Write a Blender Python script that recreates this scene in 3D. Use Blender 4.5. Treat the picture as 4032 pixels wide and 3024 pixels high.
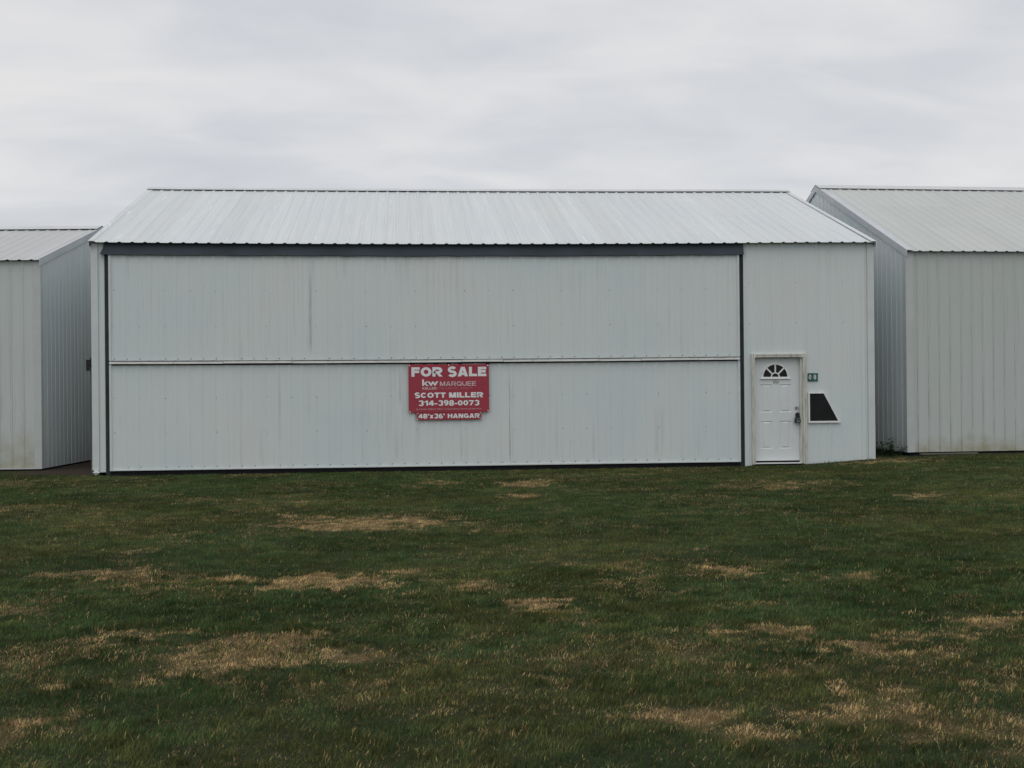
import bpy, math, random
import numpy as np
from mathutils import Matrix, Vector

for o in list(bpy.data.objects):
    bpy.data.objects.remove(o)
scene = bpy.context.scene
COL = scene.collection
random.seed(7)
RNG = np.random.default_rng(11)

# ------------------------------------------------------------------ camera
cam_d = bpy.data.cameras.new("camera")
cam = bpy.data.objects.new("camera", cam_d)
COL.objects.link(cam)
cam_d.sensor_fit = 'HORIZONTAL'
cam_d.sensor_width = 36.0
cam_d.lens = 44.586
cam_d.clip_start = 0.1
cam_d.clip_end = 3000.0
R_ = Vector((0.99633445, -0.08503334, -0.00932665))
U_ = Vector((0.00910375, -0.00300875, 0.99995403))
F_ = Vector((0.08505749, 0.99637356, 0.0022236))
M = Matrix(((R_.x, U_.x, -F_.x, 5.6401), (R_.y, U_.y, -F_.y, -23.6909), (R_.z, U_.z, -F_.z, 1.5), (0, 0, 0, 1)))
cam.matrix_world = M
scene.camera = cam

# ------------------------------------------------------------------ sky
SUN_EL, SUN_AZ = math.radians(58), math.radians(200)
world = bpy.data.worlds.new("World")
scene.world = world
world.use_nodes = True
wt = world.node_tree
wt.nodes.clear()


def N(nt, typ, **kw):
    n = nt.nodes.new(typ)
    for k, v in kw.items():
        setattr(n, k, v)
    return n


def ramp(nt, stops, interp='LINEAR'):
    n = N(nt, 'ShaderNodeValToRGB')
    cr = n.color_ramp
    cr.interpolation = interp
    while len(cr.elements) < len(stops):
        cr.elements.new(0.5)
    for e, (p, c) in zip(cr.elements, stops):
        e.position = p
        e.color = (c, c, c, 1) if not isinstance(c, tuple) else (c[0], c[1], c[2], 1)
    return n


def mathn(nt, op, a, b=None, c=None, clamp=False):
    n = N(nt, 'ShaderNodeMath', operation=op, use_clamp=clamp)
    for i, v in enumerate((a, b, c)):
        if v is None:
            continue
        if isinstance(v, (int, float)):
            n.inputs[i].default_value = v
        else:
            nt.links.new(v, n.inputs[i])
    return n.outputs[0]


def mixc(nt, fac, a, b, blend='MIX'):
    n = N(nt, 'ShaderNodeMix', data_type='RGBA', blend_type=blend)
    for s, v in ((n.inputs[0], fac), (n.inputs[6], a), (n.inputs[7], b)):
        if isinstance(v, (int, float)):
            s.default_value = v
        elif isinstance(v, tuple):
            s.default_value = (v[0], v[1], v[2], 1)
        else:
            nt.links.new(v, s)
    return n.outputs[2]


def noise(nt, vec, scale, detail=4, rough=0.55, dist=0.0):
    n = N(nt, 'ShaderNodeTexNoise')
    n.inputs['Scale'].default_value = scale
    n.inputs['Detail'].default_value = detail
    n.inputs['Roughness'].default_value = rough
    n.inputs['Distortion'].default_value = dist
    if vec is not None:
        nt.links.new(vec, n.inputs['Vector'])
    return n.outputs['Fac']


def mapping(nt, vec, scale=(1, 1, 1), loc=(0, 0, 0), rot=(0, 0, 0)):
    n = N(nt, 'ShaderNodeMapping')
    n.inputs['Scale'].default_value = scale
    n.inputs['Location'].default_value = loc
    n.inputs['Rotation'].default_value = rot
    nt.links.new(vec, n.inputs['Vector'])
    return n.outputs[0]


wout = N(wt, 'ShaderNodeOutputWorld')
wbg = N(wt, 'ShaderNodeBackground')
wbg.inputs['Strength'].default_value = 0.1
wsky = N(wt, 'ShaderNodeTexSky', sky_type='NISHITA')
wsky.sun_disc = False
wsky.sun_elevation = SUN_EL
wsky.sun_rotation = SUN_AZ
wtc = N(wt, 'ShaderNodeTexCoord')
wsep = N(wt, 'ShaderNodeSeparateXYZ')
wt.links.new(wtc.outputs['Generated'], wsep.inputs[0])
wz = mathn(wt, 'MAXIMUM', wsep.outputs[2], 0.0)
wzd = mathn(wt, 'ADD', wz, 0.27)
wcx = mathn(wt, 'DIVIDE', wsep.outputs[0], wzd)
wcy = mathn(wt, 'DIVIDE', wsep.outputs[1], wzd)
wcom = N(wt, 'ShaderNodeCombineXYZ')
wt.links.new(wcx, wcom.inputs[0])
wt.links.new(wcy, wcom.inputs[1])
cl1 = noise(wt, mapping(wt, wcom.outputs[0], (1.0, 1.35, 1), (3.1, 1.9, 0), (0, 0, 0.15)), 1.7, 4, 0.5, 0.35)
cl2 = noise(wt, mapping(wt, wcom.outputs[0], (0.9, 1.7, 1), (7.3, 2.2, 0), (0, 0, -0.1)), 3.6, 4, 0.5, 0.5)
clm = mathn(wt, 'ADD', mathn(wt, 'MULTIPLY', cl1, 0.62), mathn(wt, 'MULTIPLY', cl2, 0.38))
cr1 = ramp(wt, [(0.34, (6.0, 6.2, 6.55)), (0.45, (6.6, 6.75, 7.05)), (0.55, (7.4, 7.42, 7.55)), (0.66, (8.1, 7.98, 7.95))])
wt.links.new(clm, cr1.inputs[0])
grad = ramp(wt, [(0.0, 1.0), (0.30, 1.0), (0.6, 1.12), (1.0, 1.25)])
wt.links.new(wz, grad.inputs[0])
cloudc = mixc(wt, 1.0, cr1.outputs[0], grad.outputs[0], 'MULTIPLY')
wcol = mixc(wt, 0.95, wsky.outputs[0], cloudc)
wt.links.new(wcol, wbg.inputs['Color'])
wt.links.new(wbg.outputs[0], wout.inputs[0])

# ------------------------------------------------------------------ sun (veiled, overcast)
sun_d = bpy.data.lights.new("sun", 'SUN')
sun_d.energy = 0.5
sun_d.angle = math.radians(50)
sun_d.color = (1.0, 0.96, 0.9)
sun = bpy.data.objects.new("sun", sun_d)
COL.objects.link(sun)
sun_dir = Vector((math.sin(SUN_AZ) * math.cos(SUN_EL), math.cos(SUN_AZ) * math.cos(SUN_EL), math.sin(SUN_EL)))
sun.rotation_euler = sun_dir.to_track_quat('Z', 'Y').to_euler()
sun.location = (0, -40, 60)

scene.view_settings.view_transform = 'Standard'
scene.view_settings.look = 'None'
scene.view_settings.exposure = 0.0
scene.view_settings.gamma = 1.0
scene.view_settings.use_curve_mapping = False
scene.cycles.max_bounces = 6
scene.cycles.diffuse_bounces = 4
scene.cycles.glossy_bounces = 2

# ------------------------------------------------------------------ materials
RIB = 0.2286


def new_mat(name):
    m = bpy.data.materials.new(name)
    m.use_nodes = True
    nt = m.node_tree
    b = nt.nodes['Principled BSDF']
    return m, nt, b


def simple(name, col, rough=0.6, spec=0.3, var=0.12, vscale=6.0, metal=0.0):
    m, nt, b = new_mat(name)
    tc = N(nt, 'ShaderNodeTexCoord')
    f = noise(nt, tc.outputs['Object'], vscale, 5)
    r = ramp(nt, [(0.3, 1.0 - var), (0.7, 1.0 + var * 0.4)])
    nt.links.new(f, r.inputs[0])
    c = mixc(nt, 1.0, col, r.outputs[0], 'MULTIPLY')
    nt.links.new(c, b.inputs['Base Color'])
    b.inputs['Roughness'].default_value = rough
    b.inputs['Specular IOR Level'].default_value = spec
    b.inputs['Metallic'].default_value = metal
    return m


def siding(name, col, rib_phase=0.0, dirt=0.0, algae=0.0, algae_h=0.6, streak=0.07, stains=(), tint=(0.93, 0.98, 1.0), rough=0.5, grime=0.0, spec=0.25):
    """painted ribbed steel: UV is in metres (u along the wall, v height)"""
    m, nt, b = new_mat(name)
    uv = N(nt, 'ShaderNodeUVMap').outputs[0]
    sep = N(nt, 'ShaderNodeSeparateXYZ')
    nt.links.new(uv, sep.inputs[0])
    u, v = sep.outputs[0], sep.outputs[1]
    # soft vertical streaks
    s1 = noise(nt, mapping(nt, uv, (5.0, 0.16, 1)), 1.0, 5, 0.6)
    r1 = ramp(nt, [(0.32, 1.0 - streak), (0.62, 1.0)])
    nt.links.new(s1, r1.inputs[0])
    c = mixc(nt, 1.0, col, r1.outputs[0], 'MULTIPLY')
    s2 = noise(nt, mapping(nt, uv, (22.0, 0.5, 1), (3, 1, 0)), 1.0, 4, 0.6)
    r2 = ramp(nt, [(0.3, 1.0 - streak * 0.5), (0.6, 1.0)])
    nt.links.new(s2, r2.inputs[0])
    c = mixc(nt, 1.0, c, r2.outputs[0], 'MULTIPLY')
    # large patches with a slight hue shift (weathered paint)
    s3 = noise(nt, mapping(nt, uv, (0.55, 0.45, 1), (9, 4, 0)), 1.0, 4, 0.6)
    r3 = ramp(nt, [(0.4, 0.0), (0.65, 1.0)])
    nt.links.new(s3, r3.inputs[0])
    c = mixc(nt, r3.outputs[0], c, mixc(nt, 1.0, c, tint, 'MULTIPLY'))
    # fine grime speckle
    s4 = noise(nt, mapping(nt, uv, (40, 30, 1)), 1.0, 3, 0.7)
    r4 = ramp(nt, [(0.25, 0.90), (0.42, 1.0)])
    nt.links.new(s4, r4.inputs[0])
    c = mixc(nt, 1.0, c, r4.outputs[0], 'MULTIPLY')
    if grime > 0:
        # thin run-off streaks at the foot of the sheet
        s5 = noise(nt, mapping(nt, uv, (13.0, 0.35, 1), (1, 6, 0)), 1.0, 4, 0.65)
        r5 = ramp(nt, [(0.52, 0.0), (0.68, 1.0)])
        nt.links.new(s5, r5.inputs[0])
        s6 = noise(nt, mapping(nt, uv, (0.5, 0.9, 1), (2, 2, 0)), 1.0, 3, 0.6)
        r6 = ramp(nt, [(0.42, 0.0), (0.6, 1.0)])
        nt.links.new(s6, r6.inputs[0])
        k = mathn(nt, 'MULTIPLY', mathn(nt, 'MULTIPLY', r5.outputs[0], r6.outputs[0]), grime)
        c = mixc(nt, k, c, (0.30, 0.27, 0.22))
    if dirt > 0:
        # dirt caught along the flank of each rib
        w = mathn(nt, 'DIVIDE', mathn(nt, 'SUBTRACT', u, rib_phase), RIB)
        fr = mathn(nt, 'SUBTRACT', mathn(nt, 'FRACT', mathn(nt, 'ADD', w, 0.5)), 0.5)
        wob = mathn(nt, 'MULTIPLY', mathn(nt, 'SUBTRACT', noise(nt, mapping(nt, uv, (3, 9, 1)), 1.0, 3), 0.5), 0.035)
        dd = mathn(nt, 'ABSOLUTE', mathn(nt, 'ADD', mathn(nt, 'ADD', fr, 0.055), wob))
        ln = mathn(nt, 'SUBTRACT', 1.0, mathn(nt, 'DIVIDE', dd, 0.042), clamp=True)
        bk = ramp(nt, [(0.38, 0.0), (0.58, 1.0)])
        nt.links.new(noise(nt, mapping(nt, uv, (4.4, 1.3, 1), (5, 5, 0)), 1.0, 5, 0.7), bk.inputs[0])
        low = ramp(nt, [(0.0, 1.0), (0.45, 0.75), (0.8, 0.22), (1.0, 0.12)])
        nt.links.new(mathn(nt, 'DIVIDE', v, 4.0, clamp=True), low.inputs[0])
        k = mathn(nt, 'MULTIPLY', mathn(nt, 'MULTIPLY', ln, bk.outputs[0]), mathn(nt, 'MULTIPLY', low.outputs[0], dirt))
        c = mixc(nt, k, c, (0.10, 0.09, 0.07))
    if algae > 0:
        nb = noise(nt, mapping(nt, uv, (1.6, 0.5, 1), (4, 8, 0)), 1.0, 4, 0.6)
        hh = mathn(nt, 'MULTIPLY', nb, algae_h * 2.2)
        a = mathn(nt, 'DIVIDE', mathn(nt, 'SUBTRACT', hh, v), algae_h * 0.75, clamp=True)
        blot = ramp(nt, [(0.35, 0.25), (0.6, 1.0)])
        nt.links.new(noise(nt, mapping(nt, uv, (3.2, 4.0, 1)), 1.0, 5, 0.65), blot.inputs[0])
        k = mathn(nt, 'MULTIPLY', mathn(nt, 'MULTIPLY', a, blot.outputs[0]), algae)
        c = mixc(nt, k, c, (0.34, 0.30, 0.17))
    for (sx, sw, z0, z1, st) in stains:
        wob = mathn(nt, 'MULTIPLY', mathn(nt, 'SUBTRACT', noise(nt, mapping(nt, uv, (1, 2.2, 1), (sx, 0, 0)), 1.0, 3), 0.5), sw * 0.8)
        dd = mathn(nt, 'ABSOLUTE', mathn(nt, 'ADD', mathn(nt, 'SUBTRACT', u, sx), wob))
        e = mathn(nt, 'SUBTRACT', 1.0, mathn(nt, 'DIVIDE', dd, sw), clamp=True)
        h0 = mathn(nt, 'DIVIDE', mathn(nt, 'SUBTRACT', v, z0), 0.25, clamp=True)
        h1 = mathn(nt, 'DIVIDE', mathn(nt, 'SUBTRACT', z1, v), 0.6, clamp=True)
        fine = ramp(nt, [(0.3, 0.25), (0.65, 1.0)])
        nt.links.new(noise(nt, mapping(nt, uv, (60, 3.0, 1), (sx, 2, 0)), 1.0, 4, 0.6), fine.inputs[0])
        k = mathn(nt, 'MULTIPLY', mathn(nt, 'MULTIPLY', e, mathn(nt, 'MULTIPLY', h0, h1)), mathn(nt, 'MULTIPLY', fine.outputs[0], st))
        c = mixc(nt, k, c, (0.16, 0.15, 0.15))
    nt.links.new(c, b.inputs['Base Color'])
    b.inputs['Roughness'].default_value = rough
    b.inputs['Specular IOR Level'].default_value = spec
    bump = N(nt, 'ShaderNodeBump')
    bump.inputs['Strength'].default_value = 0.12
    bump.inputs['Distance'].default_value = 0.02
    nt.links.new(noise(nt, mapping(nt, uv, (1.4, 0.35, 1), (0, 3, 0)), 1.0, 2, 0.4), bump.inputs['Height'])
    nt.links.new(bump.outputs[0], b.inputs['Normal'])
    return m


def roofing(name, col, streak=0.10, scratch=0.5, panel=0.05, warm=(1, 1, 1), phase=0.0, bands=0.0, seam=1.0):
    m, nt, b = new_mat(name)
    uv = N(nt, 'ShaderNodeUVMap').outputs[0]
    sep = N(nt, 'ShaderNodeSeparateXYZ')
    nt.links.new(uv, sep.inputs[0])
    u, v = sep.outputs[0], sep.outputs[1]
    s1 = noise(nt, mapping(nt, uv, (26, 0.35, 1)), 1.0, 5, 0.65)
    r1 = ramp(nt, [(0.3, 1.0 - streak), (0.65, 1.0)])
    nt.links.new(s1, r1.inputs[0])
    c = mixc(nt, 1.0, col, r1.outputs[0], 'MULTIPLY')
    # each sheet weathers a little differently
    pid = mathn(nt, 'FLOOR', mathn(nt, 'DIVIDE', mathn(nt, 'SUBTRACT', u, phase), RIB * 2))
    if bands > 0:
        pid = mathn(nt, 'ADD', pid, mathn(nt, 'MULTIPLY', mathn(nt, 'FLOOR', mathn(nt, 'DIVIDE', v, 1.75)), 37.0))
    wn = N(nt, 'ShaderNodeTexWhiteNoise', noise_dimensions='1D')
    nt.links.new(pid, wn.inputs['W'])
    pm = mathn(nt, 'ADD', mathn(nt, 'MULTIPLY', wn.outputs['Value'], panel), 1.0 - panel)
    cmb = N(nt, 'ShaderNodeCombineColor')
    for i in range(3):
        nt.links.new(pm, cmb.inputs[i])
    c = mixc(nt, 1.0, c, cmb.outputs[0], 'MULTIPLY')
    s2 = noise(nt, mapping(nt, uv, (0.6, 0.5, 1), (2, 5, 0)), 1.0, 4, 0.6)
    r2 = ramp(nt, [(0.38, 0.0), (0.66, 1.0)])
    nt.links.new(s2, r2.inputs[0])
    c = mixc(nt, r2.outputs[0], c, mixc(nt, 1.0, c, warm, 'MULTIPLY'))
    if scratch > 0:
        s3 = noise(nt, mapping(nt, uv, (14, 0.75, 1), (7, 1, 0)), 1.0, 2, 0.4)
        r3 = ramp(nt, [(0.70, 0.0), (0.75, 1.0)])
        nt.links.new(s3, r3.inputs[0])
        c = mixc(nt, mathn(nt, 'MULTIPLY', r3.outputs[0], scratch), c, (0.84, 0.87, 0.88))
    # rib flanks carry a fine, broken grey line
    w = mathn(nt, 'DIVIDE', mathn(nt, 'SUBTRACT', u, phase), RIB)
    fr = mathn(nt, 'SUBTRACT', mathn(nt, 'FRACT', mathn(nt, 'ADD', w, 0.5)), 0.5)
    dd = mathn(nt, 'ABSOLUTE', mathn(nt, 'SUBTRACT', mathn(nt, 'ABSOLUTE', fr), 0.125))
    ln = mathn(nt, 'SUBTRACT', 1.0, mathn(nt, 'DIVIDE', dd, 0.06), clamp=True)
    bk = ramp(nt, [(0.35, 0.15), (0.6, 0.55)])
    nt.links.new(noise(nt, mapping(nt, uv, (5, 1.0, 1), (1, 9, 0)), 1.0, 4, 0.65), bk.inputs[0])
    c = mixc(nt, mathn(nt, 'MULTIPLY', mathn(nt, 'MULTIPLY', ln, bk.outputs[0]), seam), c, (0.33, 0.34, 0.37))
    nt.links.new(c, b.inputs['Base Color'])
    b.inputs['Roughness'].default_value = 0.42
    b.inputs['Specular IOR Level'].default_value = 0.35
    return m


def weathered(name, col, stain_col, amount=0.6, scale=(30, 30, 5)):
    m, nt, b = new_mat(name)
    tc = N(nt, 'ShaderNodeTexCoord').outputs['Object']
    f = noise(nt, mapping(nt, tc, scale), 1.0, 5, 0.65)
    r = ramp(nt, [(0.45, 0.0), (0.72, 1.0)])
    nt.links.new(f, r.inputs[0])
    c = mixc(nt, mathn(nt, 'MULTIPLY', r.outputs[0], amount), col, stain_col)
    nt.links.new(c, b.inputs['Base Color'])
    b.inputs['Roughness'].default_value = 0.65
    b.inputs['Specular IOR Level'].default_value = 0.25
    return m


WHITE = (0.685, 0.728, 0.72)
M_DOOR = siding("painted_door_sheet", WHITE, grime=0.2, streak=0.018, stains=(
    (3.935, 0.045, 2.12, 3.95, 0.55), (3.64, 0.03, 2.4, 3.7, 0.16), (5.57, 0.022, 1.15, 2.0, 0.8), (7.61, 0.012, 0.05, 2.0, 0.75),
    (7.61, 0.03, 0.05, 1.0, 0.35), (6.70, 0.03, 0.1, 0.95, 0.35), (5.50, 0.06, 0.1, 0.9, 0.3), (4.87, 0.03, 0.05, 0.9, 0.2), (3.36, 0.025, 0.5, 1.95, 0.25),
    (3.0, 0.04, 0.05, 0.9, 0.2), (9.2, 0.03, 0.05, 0.9, 0.3), (8.5, 0.03, 0.1, 1.5, 0.2), (10.4, 0.04, 0.05, 1.2, 0.25), (11.2, 0.04, 0.05, 0.8, 0.25)))
M_WALL = siding("painted_wall_sheet", (0.685, 0.728, 0.718), grime=0.12, streak=0.018, stains=((13.80, 0.03, 0.2, 0.75, 0.3), (14.40, 0.012, 0.0, 3.9, 0.3), (13.46, 0.05, 1.33, 1.45, 0.35)))
M_WALL_L = siding("dirty_wall_sheet_yellowed", (0.59, 0.62, 0.605), rib_phase=-0.3303, dirt=0.65, algae=0.55, algae_h=0.8, streak=0.04, tint=(0.96, 1.0, 0.98), grime=0.2)
M_WALL_R = siding("dirty_wall_sheet_beige", (0.555, 0.585, 0.572), rib_phase=0.227, dirt=0.65, algae=0.75, algae_h=0.42, streak=0.04, tint=(0.97, 1.0, 0.96), grime=0.25)
M_SIDE_L = siding("left_hangar_side_sheet", (0.69, 0.715, 0.725), rib_phase=0.15, dirt=0.35, streak=0.08, grime=0.2, rough=0.33, spec=0.5)  # side walls of the left hangar: one base tone with dirt and streaks
M_SIDE_R = siding("gable_side_sheet", (0.70, 0.725, 0.735), rib_phase=0.25, dirt=0.35, streak=0.06, grime=0.15, rough=0.33, spec=0.5)
M_ROOF = roofing("galvanised_roof_sheet", (0.665, 0.70, 0.715), streak=0.13, scratch=0.7, panel=0.08, seam=0.25, warm=(1.03, 1.02, 0.985), phase=0.2831)
M_ROOF_L = roofing("pale_roof_sheet", (0.56, 0.565, 0.55), streak=0.10, scratch=0.15, panel=0.11, warm=(1.0, 1.0, 1.05), phase=-0.3546, seam=0.12)
M_ROOF_R = roofing("cream_roof_sheet", (0.53, 0.545, 0.525), streak=0.07, scratch=0.1, panel=0.06, warm=(1.0, 1.02, 1.02), phase=0.241, bands=1.0, seam=0.28)
M_TRIM_N = simple("dull_metal_trim", (0.545, 0.575, 0.565), 0.5, 0.3, 0.08, 3.0)
M_TRIM = simple("white_metal_trim", (0.635, 0.68, 0.672), 0.5, 0.3, 0.08, 3.0)
M_TRIM_G = simple("grey_white_rake_trim", (0.56, 0.58, 0.61), 0.45, 0.35, 0.12, 1.5)
M_RIDGE = simple("ridge_cap_sheet", (0.60, 0.61, 0.62), 0.45, 0.35, 0.10, 2.0)
M_RAIL = weathered("rusty_white_rail", (0.60, 0.625, 0.595), (0.22, 0.14, 0.09), 0.5, (5, 30, 90))
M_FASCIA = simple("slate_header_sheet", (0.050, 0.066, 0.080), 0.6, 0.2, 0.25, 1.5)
M_JAMB = simple("black_jamb_strip", (0.045, 0.05, 0.055), 0.75, 0.15, 0.3, 3.0)
M_BLACK = simple("black_parts_and_shadow", (0.02, 0.02, 0.022), 0.85, 0.1, 0.3, 8.0)  # also colours strips that stand in for shadow and open gaps
M_SCREW = simple("rusty_screw_head", (0.17, 0.15, 0.14), 0.6, 0.3, 0.3, 20.0)
M_SLAB = simple("painted_entry_door", (0.72, 0.755, 0.765), 0.42, 0.35, 0.06, 3.0)
M_FRAME = weathered("weathered_door_frame", (0.66, 0.665, 0.60), (0.24, 0.22, 0.19), 0.7, (38, 30, 3.5))
M_VINYL = simple("white_vinyl_trim", (0.80, 0.81, 0.80), 0.4, 0.35, 0.06, 12.0)
M_GLASS = simple("dark_tinted_pane", (0.012, 0.013, 0.014), 0.28, 0.25, 0.4, 5.0)
M_STEEL = simple("dull_steel_lock", (0.42, 0.40, 0.38), 0.35, 0.5, 0.2, 40.0, 0.8)
M_LOCK = simple("black_lock_body", (0.018, 0.024, 0.026), 0.5, 0.35, 0.3, 40.0)
M_LOCKF = simple("grey_lock_face", (0.14, 0.16, 0.16), 0.45, 0.4, 0.2, 40.0)
M_RED = simple("dark_red_sign_board", (0.37, 0.048, 0.070), 0.5, 0.3, 0.10, 2.0)
M_SIGNW = simple("white_sign_print", (0.80, 0.82, 0.83), 0.5, 0.3, 0.05, 8.0)
M_SIGNP = simple("pale_pink_sign_print", (0.66, 0.55, 0.57), 0.5, 0.3, 0.1, 8.0)
M_SIGNF = simple("faded_pink_sign_print", (0.50, 0.19, 0.22), 0.5, 0.3, 0.2, 20.0)
M_GREEN = simple("green_number_plate", (0.035, 0.125, 0.105), 0.5, 0.3, 0.12, 14.0)
M_STICK = simple("white_sticker_print", (0.74, 0.76, 0.74), 0.5, 0.3, 0.05, 30.0)
M_INK = simple("black_print", (0.03, 0.03, 0.03), 0.6, 0.2, 0.1, 30.0)
M_STONE = simple("rough_white_stone", (0.74, 0.78, 0.74), 0.9, 0.1, 0.3, 30.0)
M_BOX = simple("dark_utility_box", (0.02, 0.021, 0.026), 0.5, 0.3, 0.3, 20.0)
M_UPRIGHT = simple("grey_upright", (0.10, 0.105, 0.11), 0.5, 0.3, 0.2, 20.0)
M_PLANK = weathered("weathered_plank", (0.15, 0.14, 0.115), (0.08, 0.14, 0.11), 0.7, (6, 60, 60))


# ------------------------------------------------------------------ mesh helper
def sag(x, y, z):
    """the old building sags a few centimetres between its ends"""
    a = max(0.0, 1 - ((x - 6.6) / 6.8) ** 2)
    return -0.036 * a * min(1.0, max(0.0, z / 4.2)) * (1 - 0.5 * min(1.0, max(0.0, y / 5.5)))


class MB:
    def __init__(self):
        self.v, self.f, self.m, self.uv = [], [], [], []

    def add(self, pts, uv=None, mi=0):
        i = len(self.v)
        self.v += [tuple(p) for p in pts]
        self.f.append(tuple(range(i, i + len(pts))))
        self.m.append(mi)
        self.uv.append(uv if uv is not None else [(p[0] + p[1] * 0.37, p[2]) for p in pts])

    def box(self, a, b, mi=0):
        x0, y0, z0 = a
        x1, y1, z1 = b
        p = [(x0, y0, z0), (x1, y0, z0), (x1, y1, z0), (x0, y1, z0), (x0, y0, z1), (x1, y0, z1), (x1, y1, z1), (x0, y1, z1)]
        for q in ((0, 1, 5, 4), (1, 2, 6, 5), (2, 3, 7, 6), (3, 0, 4, 7), (4, 5, 6, 7), (3, 2, 1, 0)):
            self.add([p[k] for k in q], None, mi)

    def hexa(self, p, mi=0):
        """p: 4 front points then 4 back points (both counter-clockwise seen from the front)"""
        for q in ((0, 1, 2, 3), (7, 6, 5, 4), (0, 4, 5, 1), (1, 5, 6, 2), (2, 6, 7, 3), (3, 7, 4, 0)):
            self.add([p[k] for k in q], None, mi)

    def prism(self, poly, y0, y1, mi=0):
        """polygon in x-z (counter-clockwise seen from -y), front at y0, back at y1"""
        self.add([(x, y0, z) for x, z in poly], None, mi)
        self.add([(x, y1, z) for x, z in reversed(poly)], None, mi)
        n = len(poly)
        for i in range(n):
            a, b = poly[i], poly[(i + 1) % n]
            self.add([(a[0], y0, a[1]), (a[0], y1, a[1]), (b[0], y1, b[1]), (b[0], y0, b[1])], None, mi)

    def cyl(self, c, r, h, axis='y', n=16, mi=0, r2=None):
        r2 = r if r2 is None else r2
        A = []
        B = []
        for k in range(n):
            t = 2 * math.pi * k / n
            ca, sa = math.cos(t), math.sin(t)
            if axis == 'y':
                A.append((c[0] + r * ca, c[1], c[2] + r * sa))
                B.append((c[0] + r2 * ca, c[1] + h, c[2] + r2 * sa))
            else:
                A.append((c[0] + r * ca, c[1] + r * sa, c[2]))
                B.append((c[0] + r2 * ca, c[1] + r2 * sa, c[2] + h))
        for k in range(n):
            j = (k + 1) % n
            self.add([A[k], A[j], B[j], B[k]], None, mi)
        self.add(A[::-1], None, mi)
        self.add(B, None, mi)

    def build(self, name, mats, parent=None, sagged=False, smooth=False):
        me = bpy.data.meshes.new(name)
        vs = self.v
        if sagged:
            vs = [(x, y, z + sag(x, y, z)) for x, y, z in vs]
        me.from_pydata(vs, [], self.f)
        if not isinstance(mats, (list, tuple)):
            mats = [mats]
        for m in mats:
            me.materials.append(m)
        me.polygons.foreach_set('material_index', self.m)
        ul = me.uv_layers.new(name="UVMap")
        flat = [c for f in self.uv for p in f for c in p]
        ul.data.foreach_set('uv', flat)
        if smooth:
            me.polygons.foreach_set('use_smooth', [True] * len(self.f))
        me.update()
        o = bpy.data.objects.new(name, me)
        COL.objects.link(o)
        if parent is not None:
            o.parent = parent
        return o


def thing(name, label, cat, loc=(0, 0, 0), rotz=0.0, group=None):
    o = bpy.data.objects.new(name, None)
    o.empty_display_size = 0.3
    COL.objects.link(o)
    o.location = loc
    o.rotation_euler = (0, 0, rotz)
    o['label'] = label
    o['category'] = cat
    if group:
        o['group'] = group
    return o


def profile(u0, u1, phase, h, minor=0.0, wide=0.027):
    """ribbed sheet cross-section between u0 and u1: list of (u, offset)"""
    pts = []
    k0 = math.floor((u0 - phase) / RIB) - 1
    k1 = math.ceil((u1 - phase) / RIB) + 1
    for k in range(k0, k1 + 1):
        c = phase + k * RIB
        pts += [(c - wide, 0), (c - 0.011, h), (c + 0.011, h), (c + wide, 0)]
        if minor > 0:
            for q in (0.36, 0.64):
                m = c + RIB * q
                pts += [(m - 0.011, 0), (m, minor), (m + 0.011, 0)]
    pts.sort()

    def at(u):
        for a, b in zip(pts, pts[1:]):
            if a[0] <= u <= b[0]:
                t = (u - a[0]) / max(1e-9, b[0] - a[0])
                return a[1] + t * (b[1] - a[1])
        return 0.0
    out = [(u0, at(u0))] + [p for p in pts if u0 + 1e-4 < p[0] < u1 - 1e-4] + [(u1, at(u1))]
    return out


def sheet(mb, O, D, Nn, S, u0, u1, t0, t1, phase, h=0.009, minor=0.0, mi=0, uvoff=(0, 0), flip=False, ts=1, wide=0.027):
    """ribbed sheet: point = O + D u + N off + S t"""
    O, D, Nn, S = Vector(O), Vector(D), Vector(Nn), Vector(S)
    f0 = t0 if callable(t0) else (lambda u: t0)
    f1 = t1 if callable(t1) else (lambda u: t1)
    pr = profile(u0, u1, phase, h, minor, wide)
    for (ua, oa), (ub, ob) in zip(pr, pr[1:]):
        for q in range(ts):
            ra, rb = q / ts, (q + 1) / ts
            P, UV = [], []
            for u, off, r in ((ua, oa, ra), (ub, ob, ra), (ub, ob, rb), (ua, oa, rb)):
                t = f0(u) + (f1(u) - f0(u)) * r
                P.append(O + D * u + Nn * off + S * t)
                UV.append((u + uvoff[0], t + uvoff[1]))
            if flip:
                P.reverse()
                UV.reverse()
            mb.add(P, UV, mi)


X, Y, Z = Vector((1, 0, 0)), Vector((0, 1, 0)), Vector((0, 0, 1))


def screw(mb, x, y, z, r=0.008, mi=1):
    n = 6
    mb.add([(x + r * math.cos(2 * math.pi * k / n), y, z + r * math.sin(2 * math.pi * k / n)) for k in range(n)], None, mi)


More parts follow.
